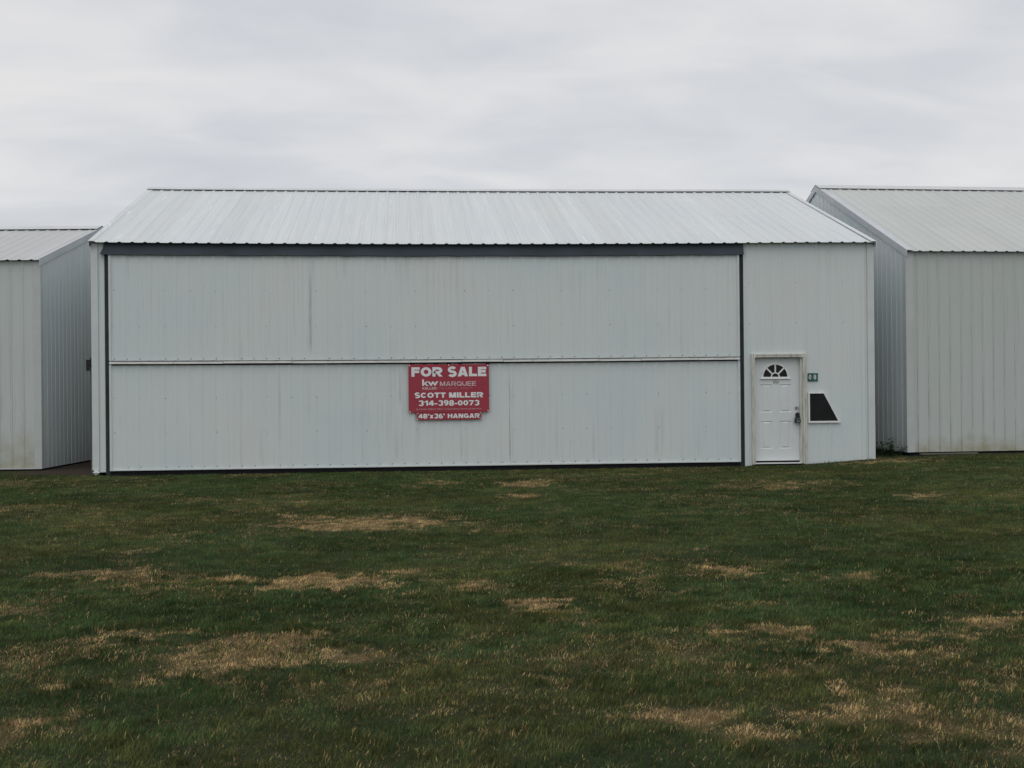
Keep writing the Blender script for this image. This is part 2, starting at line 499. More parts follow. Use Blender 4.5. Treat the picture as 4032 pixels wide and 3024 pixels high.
def roof_parts(root, x0, x1, y_eave, y_ridge, z_eave, z_ridge, phase, mat, minor, sagged, cap_mat, wing=0.25):
    """two ribbed slopes and a ridge cap; z_ridge is the top of the cap"""
    zr = z_ridge - 0.040
    run = y_ridge - y_eave
    L = math.hypot(run, zr - z_eave)
    Sd = Vector((0, run / L, (zr - z_eave) / L))
    Nn = Vector((0, -Sd.z, Sd.y))
    mb = MB()
    sheet(mb, (0, y_eave, z_eave), X, Nn, Sd, x0, x1, 0, L, phase, 0.016, minor, wide=0.044)
    # underside skin, so that the eave has an edge
    sheet(mb, Vector((0, y_eave, z_eave)) - Nn * 0.004, X, Nn, Sd, x0, x1, 0.0, 0.6, phase, 0.016, 0, flip=True, wide=0.044)
    yb = 2 * y_ridge - y_eave
    Sb = Vector((0, -run / L, (zr - z_eave) / L))
    Nb = Vector((0, Sb.z, -Sb.y))
    sheet(mb, (0, yb, z_eave), X, Nb, Sb, x0, x1, 0, L, phase, 0.021, 0, flip=True)
    mb.build('roof', mat, root, sagged)
    roof = root.children[-1] if False else bpy.data.objects[mb_last()]
    # ridge cap: two thin bent wings resting on the ribs
    cp = MB()
    n = 48
    for i in range(n):
        xa = x0 - 0.015 + (x1 - x0 + 0.03) * i / n
        xb = x0 - 0.015 + (x1 - x0 + 0.03) * (i + 1) / n
        for s in (1, -1):
            T = Vector((0, y_ridge, z_ridge))
            d = Vector((0, -s * run / L, -(zr - z_eave) / L))
            nn = Vector((0, -s * (zr - z_eave) / L, run / L))
            for off, fl in ((0.0, False), (-0.005, True)):
                P = [T + nn * off + X * xa, T + nn * off + X * xb]
                Q = [p + d * wing for p in P]
                ring = [Q[0], Q[1], P[1], P[0]] if s > 0 else [P[0], P[1], Q[1], Q[0]]
                cp.add(ring[::-1] if fl else ring)
            # folded lower edge
            A, B = T + X * xa + d * wing, T + X * xb + d * wing
            low = nn * -0.007
            e = [A + low, B + low, B, A]
            cp.add(e if s > 0 else e[::-1])
    cp.build('ridge_cap', cap_mat, roof, sagged)
    return Sd, Nn, L


def mb_last():
    # name of the most recently created mesh object called roof
    return [o.name for o in bpy.data.objects if o.name.split('.')[0] == 'roof'][-1]


def rake(root, x, side, y_eave, y_ridge, z_eave, z_ridge, drop, flange, mat, sagged, out=0.0, name='rake_trim', back=True):
    """bent metal edge along both slopes of a gable. side=-1: faces -x, +1: faces +x"""
    zr = z_ridge - 0.03
    mb = MB()
    run = y_ridge - y_eave
    slopes = [(y_eave, z_eave + 0.022, y_ridge, zr)]
    if back:
        slopes.append((2 * y_ridge - y_eave, z_eave + 0.022, y_ridge, zr))
    xo = x + side * out
    th = 0.012
    for (ya, za, yb, zb) in slopes:
        p = [(xo, ya, za - drop), (xo, yb, zb - drop), (xo, yb, zb + 0.006), (xo, ya, za + 0.006)]
        q = [(xo - side * th, a, b) for _, a, b in p]
        order = (ya < yb) == (side > 0)
        if order:
            mb.hexa(p + q)
        else:
            mb.hexa([p[1], p[0], p[3], p[2], q[1], q[0], q[3], q[2]])
        # flange over the roof
        f = [(xo - side * th, ya, za + 0.004), (xo - side * th, yb, zb + 0.004), (xo - side * flange, yb, zb + 0.004), (xo - side * flange, ya, za + 0.004)]
        g = [(a, b, c - 0.004) for a, b, c in f]
        if order:
            f, g = [f[1], f[0], f[3], f[2]], [g[1], g[0], g[3], g[2]]
        mb.hexa(f + g)
    return mb.build(name, mat, root, sagged)


# ------------------------------------------------------------------ ground height
PATCHES = [(5.29, -9.63, 0.71, 0.62, 1.0), (4.63, -9.29, 0.21, 0.4, 0.6), (5.17, -13.65, 0.71, 0.36, 1.0), (5.62, -13.21, 0.23, 0.32, 0.8), (3.76, -13.26, 0.56, 0.41, 0.6), (6.53, -14.94, 0.16, 0.24, 1.0), (6.2, -14.26, 0.22, 0.35, 0.55), (7.49, -3.86, 0.44, 0.67, 0.8), (7.35, -6.1, 0.32, 0.38, 0.8), (6.2, -3.39, 0.44, 0.7, 0.6), (3.27, -10.29, 0.19, 0.21, 0.7), (3.13, -11.64, 0.26, 0.24, 0.6), (4.31, -8.56, 0.12, 0.44, 0.8), (8.25, -13.82, 0.22, 0.29, 0.9), (7.77, -13.61, 0.6, 0.43, 0.5), (7.71, -15.24, 0.16, 0.19, 0.6), (11.79, -4.59, 0.43, 0.45, 0.8), (10.97, -5.17, 0.62, 0.43, 0.6), (12.51, -7.27, 0.31, 0.27, 0.8), (2.87, -14.45, 0.23, 0.4, 0.6), (4.75, -15.84, 0.37, 0.18, 0.75), (4.6, -16.37, 0.56, 0.54, 0.68), (5.39, -16.57, 0.15, 0.15, 0.7), (3.65, -16.31, 0.29, 0.49, 0.5), (3.98, -17.99, 0.2, 0.31, 0.55), (7.92, -16.12, 0.28, 0.16, 0.8), (8.69, -16.37, 0.47, 0.23, 0.75), (9.31, -15.97, 0.26, 0.2, 0.85), (8.32, -16.54, 0.19, 0.18, 0.7), (6.94, -17.92, 0.23, 0.21, 0.7), (7.1, -18.37, 0.18, 0.25, 0.6), (7.54, -17.83, 0.28, 0.21, 0.55), (8.02, -17.75, 0.2, 0.25, 0.6), (8.14, -18.17, 0.31, 0.38, 0.55), (8.5, -17.71, 0.2, 0.32, 0.5), (6.69, -16.72, 0.31, 0.42, 0.35), (8.26, -17.17, 0.15, 0.11, 0.4), (5.79, -17.66, 0.09, 0.11, 0.4), (2.83, -5.97, 0.25, 0.38, 0.7), (3.44, -6.37, 0.56, 0.36, 0.4), (0.58, -6.89, 0.36, 0.47, 0.6), (-0.77, -1.92, 0.46, 0.56, 0.5), (14.98, -0.53, 0.52, 0.54, 0.8), (14.33, -0.82, 0.43, 0.39, 0.7), (3.02, -0.45, 0.59, 0.52, 0.5), (8.59, -2.3, 1.18, 0.56, 0.4), (10.69, -9.96, 0.62, 0.28, 0.3), (5.75, -11.65, 0.26, 0.21, 0.3), (3.3, -13.05, 0.45, 0.2, 0.7), (4.55, -13.75, 0.3, 0.22, 0.95), (4.1, -13.9, 0.5, 0.15, 0.6), (5.9, -9.5, 0.35, 0.3, 0.9), (4.9, -9.9, 0.3, 0.3, 0.9), (9.1, -14.0, 0.25, 0.2, 0.6), (7.35, -13.95, 0.3, 0.2, 0.7), (4.2, -6.6, 0.4, 0.3, 0.6), (3.9, -7.8, 0.3, 0.3, 0.5), (8.0, -5.2, 0.5, 0.3, 0.5)]


def vnoise(x, y, seed):
    xi, yi = np.floor(x).astype(np.int64), np.floor(y).astype(np.int64)
    fx, fy = x - xi, y - yi
    fx, fy = fx * fx * (3 - 2 * fx), fy * fy * (3 - 2 * fy)

    def h(a, b):
        n = (a * 374761393 + b * 668265263 + seed * 982451653) & 0xffffffff
        n = ((n ^ (n >> 13)) * 1274126177) & 0xffffffff
        return ((n ^ (n >> 16)) & 0xffff) / 65535.0
    a, b, c, d = h(xi, yi), h(xi + 1, yi), h(xi, yi + 1), h(xi + 1, yi + 1)
    return (a * (1 - fx) + b * fx) * (1 - fy) + (c * (1 - fx) + d * fx) * fy


def fbm(x, y, s, seed, oct=4):
    t, a, n = 0.0, 0.5, 0.0
    for i in range(oct):
        t = t + a * vnoise(x * s, y * s, seed + i)
        n += a
        a *= 0.55
        s *= 2.03
    return t / n


def cn(x, y, s, seed, o=3):
    return sstep(0.30, 0.70, fbm(x, y, s, seed, o))


def sstep(a, b, x):
    t = np.clip((x - a) / (b - a), 0, 1)
    return t * t * (3 - 2 * t)


def ground_z(x, y):
    near = sstep(-9.0, -0.5, y)
    wallz = -0.042 + 0.095 * sstep(12.9, 14.9, x) + 0.03 * sstep(15, 17.5, x) + 0.02 * sstep(0.5, -1.2, x)
    und = 0.03 * (fbm(x, y, 0.35, 5, 3) - 0.5) + 0.018 * (fbm(x, y, 1.7, 9, 2) - 0.5)
    dip = 0.035 * sstep(-0.30, -0.08, y) * sstep(0.1, 0.3, x) * sstep(12.2, 12.0, x)
    wallz = wallz - dip
    return wallz * near + (-0.01) * (1 - near) + und * (1 - 0.85 * sstep(-1.2, -0.1, y))


def dry_mask(x, y):
    wx = x + 0.30 * (fbm(x, y, 1.6, 31) - 0.5) + 0.16 * (fbm(x, y, 6.0, 33) - 0.5)
    wy = y + 0.55 * (fbm(x, y, 1.3, 41) - 0.5) + 0.22 * (fbm(x, y, 5.0, 43) - 0.5)
    m = np.zeros_like(x)
    hf = 0.9 * (cn(x, y, 2.3, 75) - 0.5) + 0.9 * (cn(x, y, 9.0, 71) - 0.5)
    for (px, py, rx, ry, s) in PATCHES:
        sel = (np.abs(wx - px) < rx * 1.6) & (np.abs(wy - py) < ry * 1.6)
        if not sel.any():
            continue
        d = np.sqrt(((wx[sel] - px) / rx) ** 2 + ((wy[sel] - py) / ry) ** 2)
        v = 0.95 * s * sstep(-0.05, 0.95, (1 - sstep(0.3, 1.55, d)) + 1.15 * hf[sel])
        m[sel] = np.maximum(m[sel], v)
    # background scatter of thin, tired turf
    bg = np.maximum(sstep(0.50, 0.70, fbm(x * 0.8, y, 0.9, 61)) * 0.42, sstep(0.55, 0.72, fbm(x * 0.7, y, 2.1, 63)) * 0.42) * (0.35 + 0.65 * sstep(0.35, 0.65, fbm(x, y, 5.0, 67)))
    nearb = sstep(-15.5, -18.0, y) * 0.26
    return np.clip(np.maximum(m, bg) + nearb * fbm(x, y, 2.5, 73), 0, 1)


def soil_mask(x, y):
    """bare earth in the gap between the left hangar and the middle one"""
    a = sstep(-1.75, -1.25, x) * sstep(0.12, -0.08, x) * sstep(-0.25, 0.25, y + 0.35 * (fbm(x, y, 3, 81) - 0.5))
    b = sstep(1.0, 1.35, y + 0.25 * (fbm(x, y, 3, 83) - 0.5)) * sstep(-1.2, -1.4, x)
    return np.clip(np.maximum(a, b), 0, 1)


def axis_pts(dense0, dense1, step, far):
    d = list(np.arange(dense0, dense1 + 1e-6, step))
    lo, hi, g = [], [], step * 1.6
    p = dense0
    while p > -far:
        p -= g
        g *= 1.45
        lo.append(p)
    g, p = step * 1.6, dense1
    while p < far:
        p += g
        g *= 1.45
        hi.append(p)
    return np.array(lo[::-1] + d + hi)


gx, gy = axis_pts(-12, 27, 0.11, 900), axis_pts(-24, 9, 0.11, 900)
GX, GY = np.meshgrid(gx, gy)
GX, GY = GX.ravel(), GY.ravel()
GZ = ground_z(GX, np.minimum(GY, 30)) * np.where(np.hypot(GX - 7, GY) < 60, 1, 0)
nx, ny = len(gx), len(gy)
me = bpy.data.meshes.new("ground")
idx = (np.arange(ny - 1)[:, None] * nx + np.arange(nx - 1)[None, :]).ravel()
quads = np.stack([idx, idx + 1, idx + nx + 1, idx + nx], 1).astype(np.int32)
me.vertices.add(nx * ny)
me.vertices.foreach_set('co', np.stack([GX, GY, GZ], 1).astype(np.float32).ravel())
me.loops.add(len(quads) * 4)
me.loops.foreach_set('vertex_index', quads.ravel())
me.polygons.add(len(quads))
me.polygons.foreach_set('loop_start', np.arange(0, len(quads) * 4, 4, dtype=np.int32))
me.update(calc_edges=True)
dm, sm = dry_mask(GX, GY), soil_mask(GX, GY)
att = me.attributes.new("turf", 'FLOAT_COLOR', 'POINT')
att.data.foreach_set('color', np.stack([dm, sm, np.zeros_like(dm), np.ones_like(dm)], 1).astype(np.float32).ravel())
me.polygons.foreach_set('use_smooth', np.ones(len(quads), dtype=bool))
ground = bpy.data.objects.new("ground", me)
COL.objects.link(ground)
ground['kind'] = 'structure'
gm, nt, b = new_mat("turf_soil")
at = N(nt, 'ShaderNodeAttribute', attribute_name='turf')
sp = N(nt, 'ShaderNodeSeparateColor')
nt.links.new(at.outputs['Color'], sp.inputs[0])
pos = N(nt, 'ShaderNodeNewGeometry').outputs['Position']
n1 = noise(nt, pos, 22.0, 6, 0.7)
n2 = noise(nt, mapping(nt, pos, (1, 1, 1), (4, 2, 0)), 90.0, 4, 0.7)
g = mixc(nt, n1, (0.016, 0.024, 0.010), (0.045, 0.055, 0.025))
n2r = ramp(nt, [(0.38, 0.0), (0.62, 1.0)])
nt.links.new(n2, n2r.inputs[0])
dcol = mixc(nt, n2r.outputs[0], (0.05, 0.036, 0.02), (0.27, 0.19, 0.09))
drf = ramp(nt, [(0.35, 0.0), (0.85, 1.0)])
nt.links.new(sp.outputs[0], drf.inputs[0])
c = mixc(nt, drf.outputs[0], g, dcol)
so = mixc(nt, n2, (0.03, 0.024, 0.018), (0.085, 0.066, 0.05))
c = mixc(nt, sp.outputs[1], c, so)
nt.links.new(c, b.inputs['Base Color'])
b.inputs['Roughness'].default_value = 0.95
b.inputs['Specular IOR Level'].default_value = 0.1
bp = N(nt, 'ShaderNodeBump')
bp.inputs['Strength'].default_value = 0.8
bp.inputs['Distance'].default_value = 0.03
nt.links.new(n1, bp.inputs['Height'])
nt.links.new(bp.outputs[0], b.inputs['Normal'])
me.materials.append(gm)

# ------------------------------------------------------------------ middle hangar
W, YR = 14.63, 5.49
Z_E, Z_R, Y_E = 4.199, 6.082, -0.12
SL = (Z_R - 0.045 - Z_E) / (YR - Y_E)
hangar = thing('hangar', 'white hangar in the middle with dark header strip, wide two-panel door and entry door', 'hangar', (0, 0, 0), group='row of white metal hangars')
PH = 0.2831


def zt(y):
    yy = y if y <= YR else 2 * YR - y
    return Z_E + (yy - Y_E) * SL - 0.03


w = MB()
zf = zt(0)
GB = -0.12
# left return of the front wall
sheet(w, (0, 0, 0), X, -Y, Z, 0.0, 0.215, 0.01, zf, PH)
# right part of the front wall, with the opening for the entry door
sheet(w, (0, 0, 0), X, -Y, Z, 12.10, 12.262, GB, zf, PH)
sheet(w, (0, 0, 0), X, -Y, Z, 12.262, 13.278, 2.062, zf, PH)
sheet(w, (0, 0, 0), X, -Y, Z, 13.278, W, GB, zf, PH)
# sides and back
sheet(w, (W, 0, 0), Y, X, Z, 0.0, 2 * YR, GB, lambda u: zt(u), 0.1)
sheet(w, (0, 0, 0), Y, -X, Z, 0.0, 2 * YR, GB, lambda u: zt(u), 0.1, flip=True)
w.add([(0, 2 * YR, GB), (W, 2 * YR, GB), (W, 2 * YR, zf), (0, 2 * YR, zf)][::-1])
# wall above the wide door, behind the header
w.add([(0.215, 0.03, 3.9), (12.10, 0.03, 3.9), (12.10, 0.03, zf), (0.215, 0.03, zf)])
for z in (3.45, 2.68):
    k = 0
    x = PH + RIB * 52
    while x < W:
        if k % 4 == 0:
            screw(w, x + 0.045, -0.0025, z + random.uniform(-.01, .01), 0.008)
        x += RIB
        k += 1
w.build('wall', [M_WALL, M_SCREW], hangar, True)
roof_parts(hangar, -0.035, W + 0.035, Y_E, YR, Z_E, Z_R, PH, M_ROOF, 0.004, True, M_RIDGE)
rake(hangar, -0.035, -1, Y_E, YR, Z_E, Z_R, 0.125, 0.10, M_ROOF, True, 0.012)
rake(hangar, W + 0.035, 1, Y_E, YR, Z_E, Z_R, 0.125, 0.10, M_ROOF, True, 0.012)
# corner trims
ct = MB()
ct.box((-0.022, -0.024, 0.05), (0.10, -0.018, zf - 0.02))
ct.box((-0.022, -0.018, 0.05), (-0.016, 0.10, zf - 0.02))
ct.build('corner_trim', M_TRIM, hangar, True)
ct = MB()
ct.box((W - 0.11, -0.024, -0.05), (W + 0.022, -0.018, zf - 0.02))
ct.box((W + 0.016, -0.018, -0.05), (W + 0.022, 0.10, zf - 0.02))
ct.build('corner_trim', M_TRIM, hangar, True)
# dark header over the wide door: a bent sheet leaning out, its left end flared
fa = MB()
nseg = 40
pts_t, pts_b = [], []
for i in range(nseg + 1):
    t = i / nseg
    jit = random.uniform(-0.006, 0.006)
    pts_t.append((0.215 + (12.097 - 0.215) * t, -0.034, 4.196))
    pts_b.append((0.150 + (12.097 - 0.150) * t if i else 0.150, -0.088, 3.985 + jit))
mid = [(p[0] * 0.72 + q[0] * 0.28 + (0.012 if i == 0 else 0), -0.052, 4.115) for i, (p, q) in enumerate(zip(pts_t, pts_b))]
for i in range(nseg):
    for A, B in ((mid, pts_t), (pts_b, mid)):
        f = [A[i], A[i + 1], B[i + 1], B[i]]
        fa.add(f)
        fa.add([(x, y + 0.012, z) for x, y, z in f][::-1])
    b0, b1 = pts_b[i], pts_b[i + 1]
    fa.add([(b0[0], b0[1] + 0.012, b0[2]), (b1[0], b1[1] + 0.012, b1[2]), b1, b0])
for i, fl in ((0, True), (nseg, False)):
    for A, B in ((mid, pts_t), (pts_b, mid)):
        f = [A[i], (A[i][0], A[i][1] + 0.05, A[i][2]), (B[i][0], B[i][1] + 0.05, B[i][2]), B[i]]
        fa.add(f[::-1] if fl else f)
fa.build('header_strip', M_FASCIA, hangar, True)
for xa, xb in ((0.217, 0.3), (12.008, 12.098)):
    j = MB()
    j.box((xa, -0.012, -0.10), (xb, 0.05, 4.0))
    # rounded bead down the black strip
    j.cyl(((xa + xb) / 2 + 0.02, -0.012, -0.05), 0.012, 4.0, 'z', 8)
    j.build('door_jamb', M_JAMB, hangar, True)
sk = MB()
sk.box((0.30, -0.010, -0.14), (12.008, 0.03, 0.06))  # black strip filling the gap under the wide door
sk.build('bottom_strip', M_BLACK, hangar, True)

# wide two-leaf door
dr = MB()
YD = -0.028


def zb_door(x):
    return 0.030 + 0.006 * math.sin(x * 1.7)


dr.box((0.302, YD + 0.003, 0.05), (12.006, 0.028, 3.995))
# edge trims of the leaves
for xa, xb in ((0.296, 0.338), (11.968, 12.010)):
    for za, zb in ((0.034, 1.965), (2.045, 3.99)):
        dr.box((xa, YD - 0.030, za), (xb, YD + 0.002, zb))
for i in range(30):
    xa = 0.338 + (11.968 - 0.338) * i / 30
    xb = 0.338 + (11.968 - 0.338) * (i + 1) / 30
    dr.box((xa, YD - 0.024, 0.034), (xb, YD + 0.002, 0.056))
bdoor = dr.build('bifold_door', M_TRIM, hangar, True)
for nm, za, zb, rows in (('upper_panel', 2.046, 4.02, (3.33, 2.67)), ('lower_panel', 0.056, 1.964, (1.36, 0.72))):
    p = MB()
    sheet(p, (0, YD, 0), X, -Y, Z, 0.338, 11.968, za, zb, PH + 0.055, wide=0.040)
    for ri, z in enumerate(rows):
        for k in range(0, 52):
            x = PH + 0.055 + RIB * k + 0.045
            if k % 4 == 0 and x < 11.9 or k % 4 == 2 and x < 11.9 and random.random() < 0.3:
                screw(p, x, YD - 0.0025, z + random.uniform(-.012, .012), random.choice((0.007, 0.008, 0.010)))
    zrow = (za + 0.028) if nm == 'upper_panel' else (za + 0.035)
    for k in range(0, 52):
        x = PH + 0.055 + RIB * k + 0.05
        if x < 11.9 and random.random() < 0.9:
            screw(p, x, YD - 0.0025, zrow, 0.011)
            if random.random() < 0.35:
                screw(p, x - 0.08, YD - 0.0025, zrow + 0.004, 0.007)
    p.build(nm, [M_DOOR, M_SCREW], bdoor, True)
rl = MB()
cuts = [0.30, 1.45, 2.35, 3.6, 4.35, 5.46, 5.76, 6.72, 7.5, 8.05, 9.3, 10.1, 11.2, 12.006]
for i, (a, b_) in enumerate(zip(cuts, cuts[1:])):
    dz = random.uniform(-0.004, 0.004)
    zl, zh = 1.987 + dz, 2.026 + dz
    g_ = 0.004
    rl.hexa([(a + g_, YD - 0.066, zl), (b_ - g_, YD - 0.066, zl + random.uniform(-.003, .003)), (b_ - g_, YD - 0.052, zh), (a + g_, YD - 0.052, zh),
             (a + g_, YD, zl), (b_ - g_, YD, zl), (b_ - g_, YD, zh), (a + g_, YD, zh)])
rl.build('hinge_rail', M_RAIL, bdoor, True)
hg = MB()  # gap above the rail; below it the rail's shadow as a black strip
for i in range(24):
    xa, xb = 0.34 + 11.62 * i / 24, 0.34 + 11.62 * (i + 1) / 24
    hg.box((xa, YD - 0.017, 2.028), (xb, YD - 0.004, 2.038))
    hg.box((xa, YD - 0.017, 1.960), (xb, YD - 0.004, 1.984))
hg.build('hinge_gap_shadow', M_BLACK, bdoor, True)

# ------------------------------------------------------------------ entry door
YS = 0.078
df = MB()
ZB = -0.02


def moulding(mb, x0, x1, z0, z1, vertical):
    """brick mould: two stepped strips"""
    mb.box((x0, -0.046, z0), (x1, 0.0, z1))
    if vertical == 'l':
        mb.box((x0 + 0.010, -0.058, z0), (x0 + 0.030, -0.046, z1 - 0.012))
        mb.box((x0 + 0.040, -0.052, z0), (x1 - 0.006, -0.046, z1 - 0.04))
    elif vertical == 'r':
        mb.box((x1 - 0.030, -0.058, z0), (x1 - 0.010, -0.046, z1 - 0.012))
        mb.box((x0 + 0.006, -0.052, z0), (x1 - 0.040, -0.046, z1 - 0.04))
    else:
        mb.box((x0 + 0.03, -0.057, z1 - 0.030), (x1 - 0.03, -0.046, z1 - 0.010))
        mb.box((x0 + 0.07, -0.052, z0 + 0.006), (x1 - 0.07, -0.046, z1 - 0.040))


moulding(df, 12.232, 12.300, ZB, 2.086, 'l')
moulding(df, 13.236, 13.306, ZB, 2.086, 'r')
moulding(df, 12.300, 13.236, 2.016, 2.086, 't')
# jambs and head lining back to the leaf
df.box((12.262, 0.0, 0.03), (12.290, YS + 0.05, 2.062))
df.box((13.192, 0.002, ZB), (13.236, YS + 0.05, 2.030))
df.box((12.290, 0.003, 2.006), (13.192, YS + 0.05, 2.040))
dframe = df.build('door_frame', M_FRAME, hangar)
th = MB()
th.box((12.292, -0.05, -0.012), (13.19, YS - 0.005, 0.006))
th.build('threshold', M_VINYL, dframe)
thd = MB()
thd.box((12.25, -0.03, -0.12), (13.28, YS + 0.03, -0.013))
thd.build('sill_board', M_BLACK, dframe)
sw = MB()
sw.box((12.29, YS - 0.004, 0.006), (13.19, YS + 0.02, 0.040))
sw.build('door_sweep', M_BLACK, dframe)

sl = MB()
X0, X1, Z0, Z1 = 12.291, 13.191, 0.036, 2.004
# panel columns/rows seen on the leaf
cols = [(12.432, 12.672), (12.800, 13.040)]
rows = [(0.270, 0.800), (0.965, 1.500)]
xs = [X0, cols[0][0], cols[0][1], cols[1][0], cols[1][1], X1]
zs = [Z0, rows[0][0], rows[0][1], rows[1][0], rows[1][1], Z1]
for i in range(5):
    for j in range(5):
        a, b_, c0, c1 = xs[i], xs[i + 1], zs[j], zs[j + 1]
        if i in (1, 3) and j in (1, 3):
            rings = [(0, 0, 0), (0.026, 0.016, 0.012), (0.036, 0.022, 0.012), (0.075, 0.040, 0.0)]
            prev = None
            for ix, iz, dp in rings:
                r = [(a + ix, YS + dp, c0 + iz), (b_ - ix, YS + dp, c0 + iz), (b_ - ix, YS + dp, c1 - iz), (a + ix, YS + dp, c1 - iz)]
                if prev:
                    for k in range(4):
                        n_ = (k + 1) % 4
                        sl.add([prev[k], prev[n_], r[n_], r[k]])
                prev = r
            sl.add(prev)
        else:
            sl.add([(a, YS, c0), (b_, YS, c0), (b_, YS, c1), (a, YS, c1)])
sl.box((X0, YS + 0.013, Z0), (X1, YS + 0.045, Z1))
slab = sl.build('entry_door', M_SLAB, hangar)
# fan light
CX, CZ = 12.727, 1.642
RG, RO = 0.236, 0.268


def arc_band(mb, cx, cz, r0, r1, a0, a1, y0, y1, n=28):
    for k in range(n):
        t0, t1 = a0 + (a1 - a0) * k / n, a0 + (a1 - a0) * (k + 1) / n
        pa = [(cx + r * math.cos(t), cz + r * math.sin(t)) for r, t in ((r1, t0), (r1, t1), (r0, t1), (r0, t0))]
        mb.add([(x, y0, z) for x, z in pa])
        mb.add([(pa[0][0], y0, pa[0][1]), (pa[0][0], y1, pa[0][1]), (pa[1][0], y1, pa[1][1]), (pa[1][0], y0, pa[1][1])])
        mb.add([(pa[2][0], y0, pa[2][1]), (pa[2][0], y1, pa[2][1]), (pa[3][0], y1, pa[3][1]), (pa[3][0], y0, pa[3][1])])


fl = MB()
arc_band(fl, CX, CZ, RG, RO, 0, math.pi, YS - 0.022, YS)
arc_band(fl, CX, CZ, 0.066, 0.088, 0, math.pi, YS - 0.018, YS)
for ang in (45, 90, 135):
    t = math.radians(ang)
    d_ = Vector((math.cos(t), 0, math.sin(t)))
    p_ = Vector((-d_.z, 0, d_.x)) * 0.014
    A = Vector((CX, YS - 0.018, CZ)) + d_ * 0.084
    B = Vector((CX, YS - 0.018, CZ)) + d_ * (RG + 0.006)
    q = [A - p_, B - p_, B + p_, A + p_]
    fl.hexa([tuple(k) for k in q] + [(k.x, YS, k.z) for k in q])
fl.hexa([(12.428, YS - 0.034, 1.604), (13.026, YS - 0.034, 1.604), (13.000, YS - 0.024, 1.644), (12.452, YS - 0.024, 1.644),
         (12.428, YS, 1.604), (13.026, YS, 1.604), (13.000, YS, 1.644), (12.452, YS, 1.644)])
fl.build('fan_light', M_VINYL, slab)
pn = MB()
poly = [(CX + (RG + 0.01) * math.cos(math.pi * k / 32), CZ + (RG + 0.01) * math.sin(math.pi * k / 32)) for k in range(33)]
pn.prism(poly, YS - 0.004, YS - 0.0005)
pn.build('window_pane', M_GLASS, slab)
kb = MB()
kb.cyl((13.140, YS - 0.012, 1.045), 0.033, 0.012, 'y', 18)
kb.cyl((13.140, YS - 0.030, 1.045), 0.022, 0.018, 'y', 18)
kb.box((13.136, YS - 0.034, 1.030), (13.144, YS - 0.030, 1.060))
kb.build('deadbolt', M_STEEL, slab)
kb = MB()
kb.cyl((13.146, YS - 0.010, 0.915), 0.034, 0.010, 'y', 18)
kb.cyl((13.146, YS - 0.040, 0.915), 0.014, 0.030, 'y', 12)
kb.cyl((13.146, YS - 0.055, 0.915), 0.022, 0.015, 'y', 18, r2=0.033)
kb.cyl((13.146, YS - 0.070, 0.915), 0.028, 0.015, 'y', 18, r2=0.022)
kb.build('door_knob', M_LOCK, slab)

# lock box hung on the knob
lb = thing('lock_box', 'small dark key lock box hanging from the entry door knob', 'lock box', (13.146, YS - 0.05, 0.76))
m_ = MB()
seg = [(-0.026, 0.10), (-0.026, 0.165), (-0.018, 0.188), (0.0, 0.197), (0.018, 0.188), (0.026, 0.165), (0.026, 0.10)]
for (xa, za), (xb, zb) in zip(seg, seg[1:]):
    d_ = Vector((xb - xa, 0, zb - za)).normalized()
    p_ = Vector((-d_.z, 0, d_.x)) * 0.007
    A, B = Vector((xa, -0.008, za)), Vector((xb, -0.008, zb))
    q = [A - p_, B - p_, B + p_, A + p_]
    m_.hexa([tuple(k) for k in q] + [(k.x, 0.008, k.z) for k in q])
m_.build('shackle', M_LOCK, lb)
m_ = MB()
m_.prism([(-0.060, 0.0), (0.048, 0.0), (0.052, 0.02), (0.044, 0.105), (0.030, 0.122), (-0.034, 0.122), (-0.050, 0.105), (-0.064, 0.02)], -0.034, 0.012)
m_.build('lock_body', M_LOCK, lb)
m_ = MB()
m_.prism([(-0.036, 0.010), (0.036, 0.010), (0.032, 0.098), (-0.030, 0.098)], -0.040, -0.033)
m_.build('lock_face', M_LOCKF, lb)
m_ = MB()
m_.box((-0.014, -0.044, 0.060), (0.022, -0.039, 0.082))
m_.build('dial', M_BLACK, lb)

# ------------------------------------------------------------------ trapezoid window beside the door
wd = MB()
o_ = [(13.338, 0.757), (13.962, 0.757), (13.944, 0.795), (13.662, 1.338), (13.338, 1.338)]
i_ = [(13.366, 0.792), (13.918, 0.792), (13.918, 0.794), (13.640, 1.318), (13.366, 1.318)]
n5 = 5
for k in range(n5):
    j = (k + 1) % n5
    f = [o_[k], o_[j], i_[j], i_[k]]
    wd.add([(x, -0.040, z) for x, z in f])
    wd.add([(o_[k][0], -0.040, o_[k][1]), (o_[k][0], 0.0, o_[k][1]), (o_[j][0], 0.0, o_[j][1]), (o_[j][0], -0.040, o_[j][1])])
    wd.add([(i_[j][0], -0.040, i_[j][1]), (i_[j][0], -0.020, i_[j][1]), (i_[k][0], -0.020, i_[k][1]), (i_[k][0], -0.040, i_[k][1])])
wd.box((13.330, -0.046, 0.757), (13.957, -0.0405, 0.786))
win = wd.build('side_window', M_VINYL, hangar)
wp = MB()
wp.prism([(13.36, 0.786), (13.925, 0.786), (13.645, 1.323), (13.36, 1.323)], -0.024, -0.0175)
wp.build('window_pane', M_GLASS, win)


